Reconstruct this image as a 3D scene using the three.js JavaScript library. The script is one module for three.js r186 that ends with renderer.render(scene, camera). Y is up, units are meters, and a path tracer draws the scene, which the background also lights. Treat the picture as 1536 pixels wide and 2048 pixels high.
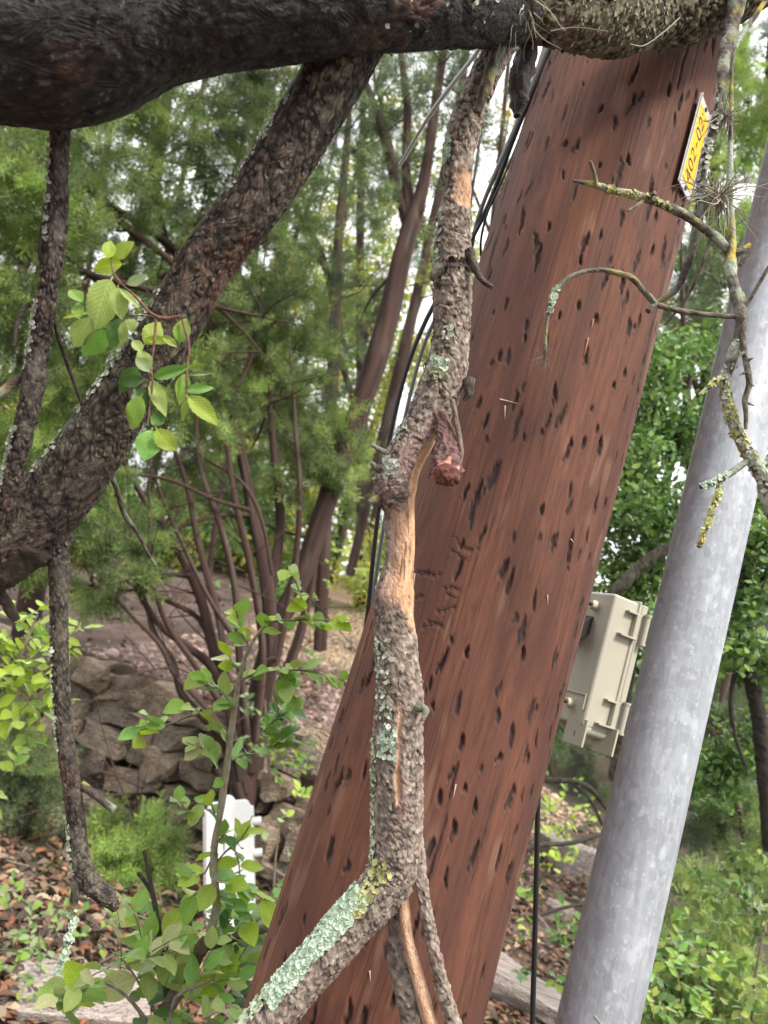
import * as THREE from 'three';
import { mergeGeometries } from 'three/addons/utils/BufferGeometryUtils.js';
import { RoundedBoxGeometry } from 'three/addons/geometries/RoundedBoxGeometry.js';

// ---------------------------------------------------------------- camera, sky, sun, exposure
const W = 768, H = 1024;
const scene = new THREE.Scene();
const camera = new THREE.PerspectiveCamera(67.3, W / H, 0.05, 400);
camera.position.set(0, 1.6, 0);
camera.rotation.order = 'YXZ';
camera.rotation.set(THREE.MathUtils.degToRad(10.6), 0, THREE.MathUtils.degToRad(17.5));
camera.focus = 1.12;
camera.userData.fStop = 5.8;
camera.updateMatrixWorld(true);
const renderer = new THREE.WebGLRenderer({ antialias: true });
renderer.setSize(W, H);
renderer.toneMapping = THREE.LinearToneMapping;
renderer.toneMappingExposure = 3.15;
renderer.shadowMap.enabled = true;
{
  const w = 64, h = 32, a = new Float32Array(w * h * 4);
  for (let y = 0; y < h; y++) for (let x = 0; x < w; x++) {
    const up = Math.sin(((y + 0.5) / h - 0.5) * Math.PI);
    const l = up > 0 ? 0.45 * (1 + 1.1 * up) : 0.18, i = (y * w + x) * 4;
    a[i] = l * 0.995; a[i + 1] = l; a[i + 2] = l * 1.015; a[i + 3] = 1;
  }
  const t = new THREE.DataTexture(a, w, h, THREE.RGBAFormat, THREE.FloatType);
  t.mapping = THREE.EquirectangularReflectionMapping; t.magFilter = THREE.LinearFilter; t.needsUpdate = true;
  scene.background = t; scene.environment = t;
}
const sun = new THREE.DirectionalLight(0xfff3e0, 1.5);
sun.position.set(9, 17, 8); sun.target.position.set(0, 1, -3);
sun.castShadow = true; sun.shadow.radius = 21; sun.shadow.mapSize.set(2048, 2048);
Object.assign(sun.shadow.camera, { left: -12, right: 12, top: 12, bottom: -12, near: 0.5, far: 60 });
scene.add(sun, sun.target);

// ---------------------------------------------------------------- helpers
const F = 1024 / Math.tan(THREE.MathUtils.degToRad(67.3 / 2));
const V = (x, y, z) => new THREE.Vector3(x, y, z);
const at = (px, py, d) => camera.localToWorld(V((px - 768) / F * d, -(py - 1024) / F * d, -d));
const ray = (px, py) => at(px, py, 1).sub(camera.position);
const onPlane = (px, py, y) => { const r = ray(px, py); return camera.position.clone().addScaledVector(r, (y - camera.position.y) / r.y); };
function rng(seed) { let s = seed >>> 0; return () => { s = (s + 0x6D2B79F5) | 0; let t = Math.imul(s ^ (s >>> 15), 1 | s); t = (t + Math.imul(t ^ (t >>> 7), 61 | t)) ^ t; return ((t ^ (t >>> 14)) >>> 0) / 4294967296; }; }
const R = rng(77);
const rr = (a, b, r = R) => a + (b - a) * r();
const mixc = (a, b, f) => [lerp(a[0], b[0], f), lerp(a[1], b[1], f), lerp(a[2], b[2], f)];
const lerp = (a, b, t) => a + (b - a) * t;
const clamp = (x, a = 0, b = 1) => Math.min(b, Math.max(a, x));
const smooth = (a, b, x) => { const t = clamp((x - a) / (b - a)); return t * t * (3 - 2 * t); };
const hash = (x, y, z) => { let h = Math.imul(x | 0, 374761393) ^ Math.imul(y | 0, 668265263) ^ Math.imul(z | 0, 2147483647 - 1013904223); h = Math.imul(h ^ (h >>> 13), 1274126177); h ^= h >>> 16; h = Math.imul(h, 2246822519); return ((h ^ (h >>> 13)) >>> 0) / 4294967296; };
function noise(x, y, z = 0) {
  const X = Math.floor(x), Y = Math.floor(y), Z = Math.floor(z); let u = x - X, v = y - Y, w = z - Z;
  u = u * u * (3 - 2 * u); v = v * v * (3 - 2 * v); w = w * w * (3 - 2 * w);
  const a = lerp(lerp(hash(X, Y, Z), hash(X + 1, Y, Z), u), lerp(hash(X, Y + 1, Z), hash(X + 1, Y + 1, Z), u), v);
  const b = lerp(lerp(hash(X, Y, Z + 1), hash(X + 1, Y, Z + 1), u), lerp(hash(X, Y + 1, Z + 1), hash(X + 1, Y + 1, Z + 1), u), v);
  return lerp(a, b, w) * 2 - 1;
}
const fbm = (x, y, z = 0, o = 4) => { let s = 0, a = 0.5; for (let i = 0; i < o; i++) { s += a * noise(x, y, z); x = x * 2.03 + 7.1; y = y * 2.03 + 3.7; z = z * 2.03 + 1.3; a *= 0.5; } return s; };
function worley(x, y, z) {           // [nearest, second, random of the nearest cell]
  const X = Math.floor(x), Y = Math.floor(y), Z = Math.floor(z); let f1 = 9, f2 = 9, id = 0;
  for (let i = -1; i < 2; i++) for (let j = -1; j < 2; j++) for (let k = -1; k < 2; k++) {
    const a = X + i, b = Y + j, c = Z + k, h = hash(a, b, c);
    const dx = a + h - x, dy = b + hash(b, c, a + 57) - y, dz = c + hash(c + 91, a, b) - z, d = dx * dx + dy * dy + dz * dz;
    if (d < f1) { f2 = f1; f1 = d; id = h; } else if (d < f2) f2 = d;
  }
  return [Math.sqrt(f1), Math.sqrt(f2), id];
}
const used = {};
const numbered = (n) => { used[n] = (used[n] ?? -1) + 1; return used[n] ? n + '_' + String(used[n]).padStart(3, '0') : n; };
const shade = (o) => { o.castShadow = o.receiveShadow = true; return o; };
function tag(o, label, category, group, kind) { if (label) o.userData.label = label; if (category) o.userData.category = category; if (group) o.userData.group = group; if (kind) o.userData.kind = kind; return o; }
function thing(name, label, category, p = V(0, 0, 0), group) { const o = new THREE.Group(); o.name = numbered(name); o.position.copy(p); scene.add(o); o.updateMatrixWorld(true); return tag(o, label, category, group); }
function part(name, geo, mat, parent, label) { const m = shade(new THREE.Mesh(geo, mat)); m.name = name; parent.add(m); if (label) m.userData.label = label; return m; }
// geometry built in world coordinates, put under a thing that stands at p
const local = (geo, o) => { const p = V(0, 0, 0); o.getWorldPosition(p); return geo.translate(-p.x, -p.y, -p.z); };
const std = (rgb, roughness = 0.9, more = {}) => new THREE.MeshStandardMaterial({ color: new THREE.Color().setRGB(...rgb), roughness, ...more });
const leafy = (rgb, t = 0.45, more = {}) => new THREE.MeshPhysicalMaterial({ color: new THREE.Color().setRGB(...rgb), roughness: 0.97, transmission: t, thickness: 0, clearcoat: 0.25, clearcoatRoughness: 0.35, side: THREE.DoubleSide, ...more });
function dataTex(w, h, fn, srgb, repeat = true) {
  const a = new Uint8Array(w * h * 4);
  for (let y = 0; y < h; y++) for (let x = 0; x < w; x++) { const c = fn(x / w, y / h, x, y), i = (y * w + x) * 4; for (let k = 0; k < 3; k++) { let v = clamp(c[k]); if (srgb) v = v <= 0.0031308 ? v * 12.92 : 1.055 * Math.pow(v, 1 / 2.4) - 0.055; a[i + k] = Math.round(v * 255); } a[i + 3] = 255; }
  const t = new THREE.DataTexture(a, w, h); t.magFilter = t.minFilter = THREE.LinearFilter; if (srgb) t.colorSpace = THREE.SRGBColorSpace;
  if (repeat) t.wrapS = t.wrapT = THREE.RepeatWrapping; t.needsUpdate = true; return t;
}
// seamless noise by walking two circles
const ring = (u, v, k) => { const a = u * 6.28318, b = v * 6.28318; return fbm(k * Math.cos(a) + 11, k * Math.sin(a) + k * Math.cos(b) * 0.97, k * Math.sin(b) + 5, 5); };
const grainTex = dataTex(256, 256, (u, v) => { const n = 0.5 + 0.9 * ring(u, v, 4); return [n, n, n]; });
const meshOf = (pos, idx, uv, col) => { const g = new THREE.BufferGeometry(); g.setAttribute('position', new THREE.Float32BufferAttribute(pos, 3)); if (uv) g.setAttribute('uv', new THREE.Float32BufferAttribute(uv, 2)); if (col) g.setAttribute('color', new THREE.Float32BufferAttribute(col, 3)); g.setIndex(idx); g.computeVertexNormals(); return g; };

// a bough through [px, py, depth, radius in px]; bark(angle, along, radius, t) -> [offset in m, r, g, b]
function bough(pts, { around = 24, step = 0.02, bark, capEnd = true, capStart = true, endColor, world } = {}) {
  const P = pts.map((p) => world ? V(p[0], p[1], p[2]) : at(p[0], p[1], p[2])), rad = pts.map((p) => world ? p[3] : p[3] / F * p[2]);
  const curve = new THREE.CatmullRomCurve3(P, false, 'centripetal');
  const n = Math.max(pts.length * 2, Math.ceil(curve.getLength() / step)), ts = [];
  for (let i = 0; i <= n; i++) ts.push(i / n);
  const c = ts.map((t) => curve.getPoint(t)), rs = ts.map((t) => { const k = Math.min(t * (rad.length - 1), rad.length - 1.0001), i = Math.floor(k); const f = k - i; return lerp(rad[i], rad[i + 1], f * f * (3 - 2 * f)); });
  const T = c.map((_, i) => c[Math.min(i + 1, n)].clone().sub(c[Math.max(i - 1, 0)]).normalize());
  let N = V(0.3, 0.2, 1).cross(T[0]).normalize(); const Ns = [];
  for (let i = 0; i <= n; i++) { N = N.clone().addScaledVector(T[i], -N.dot(T[i])).normalize(); Ns.push(N); }
  const pos = [], uv = [], col = [], idx = []; let s = 0;
  for (let i = 0; i <= n; i++) {
    if (i) s += c[i].distanceTo(c[i - 1]);
    const B = T[i].clone().cross(Ns[i]);
    for (let j = 0; j <= around; j++) {
      const a = (j % around) / around * 6.28318, d = Ns[i].clone().multiplyScalar(Math.cos(a)).addScaledVector(B, Math.sin(a));
      const b = bark ? bark(a, s, rs[i], ts[i], d) : [0, 1, 1, 1];
      const q = c[i].clone().addScaledVector(d, rs[i] + b[0]);
      pos.push(q.x, q.y, q.z); uv.push(j / around * 6.28 * rs[i], s); col.push(b[1], b[2], b[3]);
    }
  }
  for (let i = 0; i < n; i++) for (let j = 0; j < around; j++) { const k = i * (around + 1) + j; idx.push(k, k + around + 1, k + 1, k + 1, k + around + 1, k + around + 2); }
  for (const [on, i] of [[capStart, 0], [capEnd, n]]) if (on) {
    const k = pos.length / 3, e = endColor && i ? endColor : col.slice(3 * i * (around + 1), 3 * i * (around + 1) + 3);
    const q = c[i].clone().addScaledVector(T[i], (i ? 0.3 : -0.3) * rs[i]);
    pos.push(q.x, q.y, q.z); uv.push(0, s); col.push(...e);
    for (let j = 0; j <= around; j++) { const m = (i * (around + 1) + j) * 3; pos.push(pos[m], pos[m + 1], pos[m + 2]); uv.push(0, s); col.push(...e); }
    for (let j = 0; j < around; j++) i ? idx.push(k, k + 2 + j, k + 1 + j) : idx.push(k, k + 1 + j, k + 2 + j);
  }
  const g = meshOf(pos, idx, uv, col);
  g.userData.sample = (t, a) => { const i = clamp(Math.round(t * n), 0, n), B = T[i].clone().cross(Ns[i]), d = Ns[i].clone().multiplyScalar(Math.cos(a)).addScaledVector(B, Math.sin(a)); return { p: c[i].clone().addScaledVector(d, rs[i]), n: d, t: T[i], r: rs[i] }; };
  g.userData.facing = (t, da = 0) => { const i = clamp(Math.round(t * n), 0, n), e = camera.position.clone().sub(c[i]).normalize(), B = T[i].clone().cross(Ns[i]); return Math.atan2(e.dot(B), e.dot(Ns[i])) + da; };
  return g;
}
const barkMat = new THREE.MeshStandardMaterial({ vertexColors: true, roughness: 0.95, bumpMap: grainTex.clone(), bumpScale: 0.0012 });
barkMat.bumpMap.repeat.set(18, 12);
const wetBarkMat = barkMat.clone(); wetBarkMat.roughness = 0.8;

// ---------------------------------------------------------------- ground
let groundMesh, fitPole, globalPlace;
const wallA = onPlane(40, 1530, 0.0), wallB = onPlane(470, 1735, 0.0);
const wallDir = wallB.clone().sub(wallA).setY(0), wallLen = wallDir.length(); wallDir.normalize();
const wallN = V(wallDir.z, 0, -wallDir.x);                        // towards the hill
if (wallN.z > 0) wallN.negate();
const WALL_H = 0.92;
function height(x, z) {
  const s = (x - wallA.x) * wallN.x + (z - wallA.z) * wallN.z, t = ((x - wallA.x) * wallDir.x + (z - wallA.z) * wallDir.z) / wallLen;
  const w = 1 - smooth(0.95, 1.35, t), dist = Math.hypot(x, z);
  let h = w * (WALL_H * smooth(0.12, 0.3, s) + 0.24 * clamp(s - 0.4, 0, 9));
  h += (1 - w) * (0.27 * clamp(s + 0.2, 0, 9)) * (1 - smooth(0.8, 4, x) * 0.75);
  return h + 0.05 * fbm(x * 0.9, z * 0.9) + 0.02 * fbm(x * 5, z * 5) * (dist < 20 ? 1 : 0);
}
{
  const edge = (a, b, n, p) => Array.from({ length: n + 1 }, (_, i) => a + (b - a) * Math.pow(i / n, p));
  const xs = [...edge(7, 220, 14, 2.2).reverse().map((v) => -v), ...edge(-6.9, 6.9, 138, 1), ...edge(7, 220, 14, 2.2)];
  const zs = [...edge(13, 260, 14, 2.2).reverse().map((v) => -v), ...edge(-12.9, 1.9, 148, 1), ...edge(2, 120, 10, 2.2)];
  const pos = [], uv = [], col = [], idx = [], n = xs.length;
  for (const z of zs) for (const x of xs) {
    pos.push(x, height(x, z), z); uv.push(x, z);
    const k = 0.5 + fbm(x * 1.7, z * 1.7), g = smooth(0.1, 0.5, fbm(x * 0.6 + 9, z * 0.6)), s = (x - wallA.x) * wallN.x + (z - wallA.z) * wallN.z;
    const tan = smooth(2.2, 3.2, s) * smooth(-1.6, -0.6, x), pink = smooth(0.2, 0.5, s);
    let c = [0.10, 0.062, 0.04]; const mix = (d, f) => { c = c.map((v, i) => lerp(v, d[i], f)); };
    mix(mixc([0.07, 0.046, 0.036], [0.2, 0.14, 0.125], clamp(0.5 + 1.3 * fbm(x * 6, z * 6, 3, 3))), pink * 0.85); mix([0.36, 0.26, 0.17], tan * 0.9 * (1 - smooth(1.6, 2.6, x))); mix([0.08, 0.11, 0.03], g * 0.4 * (1 - tan)); mix([0.055, 0.05, 0.028], 0.85 * smooth(1.7, 2.6, x));
    col.push(...c.map((v) => v * (0.7 + 0.5 * k)));
  }
  for (let j = 0; j + 1 < zs.length; j++) for (let i = 0; i + 1 < n; i++) { const k = j * n + i; idx.push(k, k + n, k + 1, k + 1, k + n, k + n + 1); }
  const bump = grainTex.clone(); bump.repeat.set(3, 3);
  const ground = part('ground', meshOf(pos, idx, uv, col), new THREE.MeshStandardMaterial({ vertexColors: true, roughness: 1, bumpMap: bump, bumpScale: 0.02 }), scene);
  ground.userData.kind = 'structure'; ground.userData.label = 'leaf strewn earth rising into a gravelly slope behind the stone wall';
  groundMesh = ground;
}
const ground = groundMesh;
// dead leaves and gravel lying on it
function curledLeaf(r, w) {
  const pos = [], idx = [], rows = 4, curl = rr(0.3, 1.0, r);
  for (let i = 0; i <= rows; i++) { const t = i / rows, half = w * Math.sin(Math.PI * clamp(t * 0.92 + 0.05)); for (const s of [-1, 0, 1]) pos.push(s * half, 0.25 * curl * Math.abs(s) * half * 2 + 0.18 * curl * Math.sin(t * 3), t - 0.5); }
  for (let i = 0; i < rows; i++) for (let k = 0; k < 2; k++) { const a = i * 3 + k; idx.push(a, a + 3, a + 1, a + 1, a + 3, a + 4); }
  return meshOf(pos, idx);
}
const littered = (p) => p.z > -9 && p.z < -1.8 && p.x > -4.2 && p.x < 3;
{
  const r = rng(5), geos = [0.24, 0.3, 0.2, 0.34].map((w) => curledLeaf(r, w));
  const tones = [[0.2, 0.1, 0.05], [0.24, 0.16, 0.095], [0.12, 0.065, 0.038], [0.34, 0.26, 0.18], [0.07, 0.042, 0.03], [0.24, 0.09, 0.042], [0.09, 0.06, 0.042], [0.17, 0.13, 0.1], [0.06, 0.045, 0.035]];
  const mats = tones.map((t) => std(t, 0.7, { side: THREE.DoubleSide }));
  const spot = () => { for (;;) { const p = r() < 0.5 ? onPlane(rr(-60, 560, r), rr(1600, 2060, r), 0) : onPlane(rr(940, 1280, r), rr(1560, 2060, r), 0); if (p.distanceTo(camera.position) < 11 && p.z < -1) { p.x += rr(-0.1, 0.1, r); p.y = height(p.x, p.z); return p; } } };
  const put = (o, p, s) => { o.position.set(p.x, p.y + 0.012 + rr(0, 0.02, r), p.z); o.rotation.set(rr(-0.5, 0.5, r), rr(0, 6.28, r), rr(-0.5, 0.5, r)); o.scale.setScalar(s); };
  for (let i = 0; i < 290; i++) { const m = part(numbered('fallen_leaf'), geos[i % 4], mats[Math.floor(r() * mats.length)], ground); put(m, spot(), rr(0.045, 0.11, r)); m.scale.x *= rr(0.7, 1.25, r); }
  const o = new THREE.Object3D(), N = 6500, lit = shade(new THREE.InstancedMesh(geos[0], std([1, 1, 1], 0.75, { side: THREE.DoubleSide }), N)), c = new THREE.Color();
  for (let i = 0; i < N; i++) {
    let p = spot(); if (i % 3 === 0) { p = V(rr(-5, 2.5, r), 0, rr(-11, -2, r)); p.y = height(p.x, p.z); }
    put(o, p, rr(0.035, 0.085, r)); o.updateMatrix(); lit.setMatrixAt(i, o.matrix); lit.setColorAt(i, c.setRGB(...tones[Math.floor(r() * tones.length)]).multiplyScalar(rr(0.7, 1.2, r)));
  }
  lit.name = 'leaf_litter'; lit.userData.kind = 'stuff'; ground.add(lit);
  const T = 700, sticks = shade(new THREE.InstancedMesh(new THREE.CylinderGeometry(0.5, 0.8, 1, 5), std([1, 1, 1], 0.95), T));
  for (let i = 0; i < T; i++) { const p = spot(), k = rr(0.003, 0.008, r); o.position.set(p.x, p.y + 0.02, p.z); o.rotation.set(1.57 + rr(-0.25, 0.25, r), 0, r() * 6.28, 'XYZ'); o.scale.set(k, rr(0.08, 0.45, r), k); o.updateMatrix(); sticks.setMatrixAt(i, o.matrix); sticks.setColorAt(i, c.setRGB(...(r() < 0.5 ? [0.1, 0.07, 0.055] : [0.24, 0.2, 0.16])).multiplyScalar(rr(0.6, 1.2, r))); }
  sticks.name = 'fallen_sticks'; sticks.userData.kind = 'stuff'; ground.add(sticks);
  const G = 7000, peb = shade(new THREE.InstancedMesh(new THREE.DodecahedronGeometry(1, 0), std([1, 1, 1], 0.9), G));
  for (let i = 0; i < G; i++) {
    const t = rr(-0.1, 1.8, r), s = rr(0.35, 6.5, r), p = wallA.clone().addScaledVector(wallDir, t * wallLen).addScaledVector(wallN, s); p.y = height(p.x, p.z);
    o.position.copy(p); o.rotation.set(r() * 6, r() * 6, r() * 6); const k = rr(0.008, 0.03, r) * (r() < 0.05 ? 2 : 1); o.scale.set(k, k * 0.6, k * rr(0.8, 1.5, r)); o.updateMatrix(); peb.setMatrixAt(i, o.matrix);
    const q = smooth(2, 3.2, s) * smooth(-1.6, -0.5, p.x); c.setRGB(lerp(0.32, 0.46, q), lerp(0.23, 0.35, q), lerp(0.21, 0.24, q)).multiplyScalar(rr(0.35, 1.3, r)); peb.setColorAt(i, c);
  }
  peb.name = 'gravel'; peb.userData.kind = 'stuff'; ground.add(peb);
}

// ---------------------------------------------------------------- utility pole
const poleC = at(1010, 1024, 1.335), POLE_R = 0.174;
const poleFront = V(-poleC.x, 0, -poleC.z).normalize(), poleRight = V(0, 1, 0).cross(poleFront).normalize();
if (poleRight.x < 0) poleRight.negate();
const poleR = (y) => POLE_R - 0.004 * (y - 1.8) + 0.03 * smooth(0.9, -0.3, y) * 0.6;
const onPole = (phi, y, off = 0) => V(poleC.x, y, poleC.z).addScaledVector(poleFront, Math.cos(phi) * (poleR(y) + off)).addScaledVector(poleRight, Math.sin(phi) * (poleR(y) + off));
const poleDir = (phi) => poleFront.clone().multiplyScalar(Math.cos(phi)).addScaledVector(poleRight, Math.sin(phi));
const pole = thing('utility_pole', 'thick reddish brown wooden utility pole pitted with incision marks', 'utility pole', V(poleC.x, height(poleC.x, poleC.z), poleC.z));
{
  const r = rng(31), Y0 = 0.75, Y1 = 3.25, A = 1.75, slits = [];
  // incision marks in staggered rows, some missing, each [phi, y, half width m, half length m, depth]
  for (let row = 0; row < 54; row++) for (let k = 0; k < 14; k++) {
    if (r() < (row < 12 ? 0.45 : row > 34 ? 0.1 : 0.2)) continue;
    const phi = -1.7 + (k + (row % 2) * 0.5 + rr(-0.5, 0.5, r)) * 0.25, y = Y0 + row * 0.0465 + rr(-0.045, 0.045, r), big = r();
    slits.push([phi, y, rr(0.0017, 0.0043, r) * (big > 0.85 ? 1.5 : 1), rr(0.0075, 0.0185, r) * (big > 0.88 ? 1.7 : big < 0.25 ? 0.5 : 1), rr(0.002, 0.006, r), rr(-0.22, 0.22, r), r() * 9]);
  }
  for (let k = 0; k < 11; k++) slits.push([rr(-1.4, 1.4, r), rr(0.9, 3.1, r), rr(0.0006, 0.0015, r), rr(0.04, 0.17, r), 0.003, rr(-0.02, 0.02, r), r() * 9]);   // drying checks
  for (let k = 0; k < 15; k++) slits.push([rr(-0.95, -0.2, r), 1.74 + rr(-0.07, 0.07, r), 0.0011, rr(0.010, 0.02, r), 0.002, 1.5 + rr(-0.4, 0.4, r), r() * 9]);    // beetle galleries
  const cell = new Map(), key = (a, b) => a * 1000 + b;
  for (const s of slits) { const e = s[3] + 0.01, ca = Math.floor(((s[0] - (e / POLE_R)) + 3) / 0.12), cb = Math.floor(((s[0] + (e / POLE_R)) + 3) / 0.12); for (let a = ca; a <= cb; a++) for (let b = Math.floor((s[1] - e) / 0.05); b <= Math.floor((s[1] + e) / 0.05); b++) { const q = key(a, b); if (!cell.has(q)) cell.set(q, []); cell.get(q).push(s); } }
  const pit = (phi, y) => {                                     // 0 .. 1 inside a mark, and its depth
    let m = 0, d = 0; const list = cell.get(key(Math.floor((phi + 3) / 0.12), Math.floor(y / 0.05))); if (!list) return [0, 0];
    for (const s of list) {
      const dx = (phi - s[0]) * POLE_R, dy = y - s[1], c = Math.cos(s[5]), n = Math.sin(s[5]);
      const u = dx * c - dy * n, v = dx * n + dy * c, wob = 0.7 * noise(v * 120 + s[6], u * 90, s[6]) + 0.18 * noise(v * 420, s[6]) + (s[3] > 0.04 ? 2.2 * noise(v * 14, s[6]) : s[5] > 1 ? 3.2 * noise(v * 110, s[6]) : 0);
      const e = Math.pow(Math.abs(u / s[2] + wob), 2) + Math.pow(Math.abs(v / s[3] + 0.55 * noise(u * 500 + s[6], 2)), 3), f = 1 - smooth(0.3, 1.5, e);
      if (f > m) m = f; if (f * s[4] > d) d = f * s[4];
    }
    return [m, d];
  };
  const wood = (phi, y) => {
    const x = phi * POLE_R, g = 0.6 * fbm(x * 170 + 2 * noise(y * 5, x * 9), y * 13, 3, 4) + 0.55 * fbm(x * 420, y * 60, 5, 3), g2 = 0.6 * fbm(x * 40 + 2.5 * noise(y * 3, x * 5), y * 4, 9, 4), b = fbm(x * 6, y * 2.4, 17, 4);
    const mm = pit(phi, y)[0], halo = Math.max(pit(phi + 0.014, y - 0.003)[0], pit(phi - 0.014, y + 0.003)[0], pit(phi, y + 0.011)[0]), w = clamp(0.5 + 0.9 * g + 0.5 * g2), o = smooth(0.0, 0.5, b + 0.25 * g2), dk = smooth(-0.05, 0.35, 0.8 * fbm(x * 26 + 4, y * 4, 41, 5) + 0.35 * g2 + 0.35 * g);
    let c = [lerp(0.062, 0.158, w), lerp(0.0228, 0.0585, w), lerp(0.0142, 0.0345, w)];
    c = c.map((v, i) => lerp(v, [0.205, 0.08, 0.037][i], 0.62 * o)); c = c.map((v, i) => lerp(v, [0.046, 0.0165, 0.0145][i], 0.5 * dk));
    const pale = smooth(0.28, 0.5, fbm(x * 30, y * 8, 77, 3)); c = c.map((v, i) => lerp(v, [0.24, 0.135, 0.095][i], 0.4 * pale));
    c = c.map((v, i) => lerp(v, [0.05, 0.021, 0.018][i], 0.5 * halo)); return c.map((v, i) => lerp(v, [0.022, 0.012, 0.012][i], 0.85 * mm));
  };
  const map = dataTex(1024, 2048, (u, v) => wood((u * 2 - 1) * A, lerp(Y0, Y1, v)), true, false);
  const bump = dataTex(1024, 2048, (u, v) => { const p = (u * 2 - 1) * A, y = lerp(Y0, Y1, v), x = p * POLE_R, n = clamp(0.5 + 0.55 * fbm(x * 220 + 2 * noise(y * 2, 3), y * 7, 5, 4) - 0.25 * pit(p, y)[0]); return [n, n, n]; }, false, false);
  const pos = [], uv = [], idx = [], nx = 260, ny = 640;
  for (let j = 0; j <= ny; j++) for (let i = 0; i <= nx; i++) {
    const phi = lerp(-A, A, i / nx), y = lerp(Y0, Y1, j / ny), d = pit(phi, y)[1], x = phi * POLE_R, p = onPole(phi, y, -d + 0.0012 * fbm(x * 50, y * 3, 2, 3) + 0.002 * fbm(x * 9, y * 1.2, 8, 2));
    pos.push(p.x, p.y, p.z); uv.push(i / nx, j / ny);
  }
  for (let j = 0; j < ny; j++) for (let i = 0; i < nx; i++) { const k = j * (nx + 1) + i; idx.push(k, k + 1, k + nx + 1, k + 1, k + nx + 2, k + nx + 1); }
  const near = local(meshOf(pos, idx, uv), pole);
  const pm = new THREE.MeshStandardMaterial({ map, roughness: 0.82, bumpMap: bump, bumpScale: 0.0024, side: THREE.DoubleSide });
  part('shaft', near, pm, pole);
  // back of the same length, foot and the length above, as one plain log
  const p2 = [], u2 = [], i2 = [], ys = []; for (let y = -0.4; y < 8.6; y += 0.15) ys.push(y);
  const add = (phis, yy) => { const k0 = p2.length / 3; yy.forEach((y) => phis.forEach((f) => { const p = onPole(f, y); p2.push(p.x, p.y, p.z); u2.push((f / A + 1) / 2, (y - Y0) / (Y1 - Y0)); })); for (let j = 0; j + 1 < yy.length; j++) for (let i = 0; i + 1 < phis.length; i++) { const k = k0 + j * phis.length + i; i2.push(k, k + 1, k + phis.length, k + 1, k + phis.length + 1, k + phis.length); } };
  const span = (a, b, n) => Array.from({ length: n + 1 }, (_, i) => lerp(a, b, i / n));
  add(span(A, 2 * Math.PI - A, 18), span(-0.4, 8.6, 40)); add(span(-A, A, 28), span(-0.4, Y0, 6)); add(span(-A, A, 28), span(Y1, 8.6, 24));
  const wrapMap = map.clone(); wrapMap.wrapS = wrapMap.wrapT = THREE.MirroredRepeatWrapping; wrapMap.needsUpdate = true;
  part('shaft_back', local(meshOf(p2, i2, u2), pole), new THREE.MeshStandardMaterial({ map: wrapMap, roughness: 0.85, side: THREE.DoubleSide }), pole);
  const cap = new THREE.CylinderGeometry(poleR(8.6), poleR(8.6), 0.02, 28); cap.translate(poleC.x, 8.6, poleC.z); part('pole_top', local(cap, pole), std([0.15, 0.07, 0.05]), pole);
  // loose slivers caught in the marks
  const sl = std([0.5, 0.22, 0.15], 0.7), pale = std([0.6, 0.5, 0.42], 0.7);
  const fit = (px, py) => { let best = [0, 1.8], e = 1e9; for (let f = -1.5; f < 1.5; f += 0.02) for (let y = 0.9; y < 3.1; y += 0.02) { const q = onPole(f, y).applyMatrix4(camera.matrixWorldInverse), X = 768 - q.x / q.z * F, Yp = 1024 + q.y / q.z * F, d = Math.hypot(X - px, Yp - py); if (d < e) { e = d; best = [f, y]; } } return best; };
  fitPole = fit;
  for (const [px, py, len, m, turn] of [[1175, 690, 0.034, sl, 0.05], [907, 1592, 0.02, pale, 0.1], [1092, 1207, 0.016, pale, 0.4], [1147, 1077, 0.01, pale, 1.2], [735, 1966, 0.014, pale, 0.4], [1023, 800, 0.035, pale, 1.5], [1010, 818, 0.025, pale, 0.25], [1188, 640, 0.02, sl, 0.1]]) {
    const [f, y] = fit(px, py), p = onPole(f, y, 0.002), g = new THREE.ConeGeometry(0.0013, len, 5); g.rotateZ(Math.PI + turn); g.scale(1, 1, 0.6); g.rotateY(Math.atan2(poleDir(f).x, poleDir(f).z)); g.translate(p.x, p.y, p.z);
    part('wood_sliver', local(g, pole), m, pole);
  }
}
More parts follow.
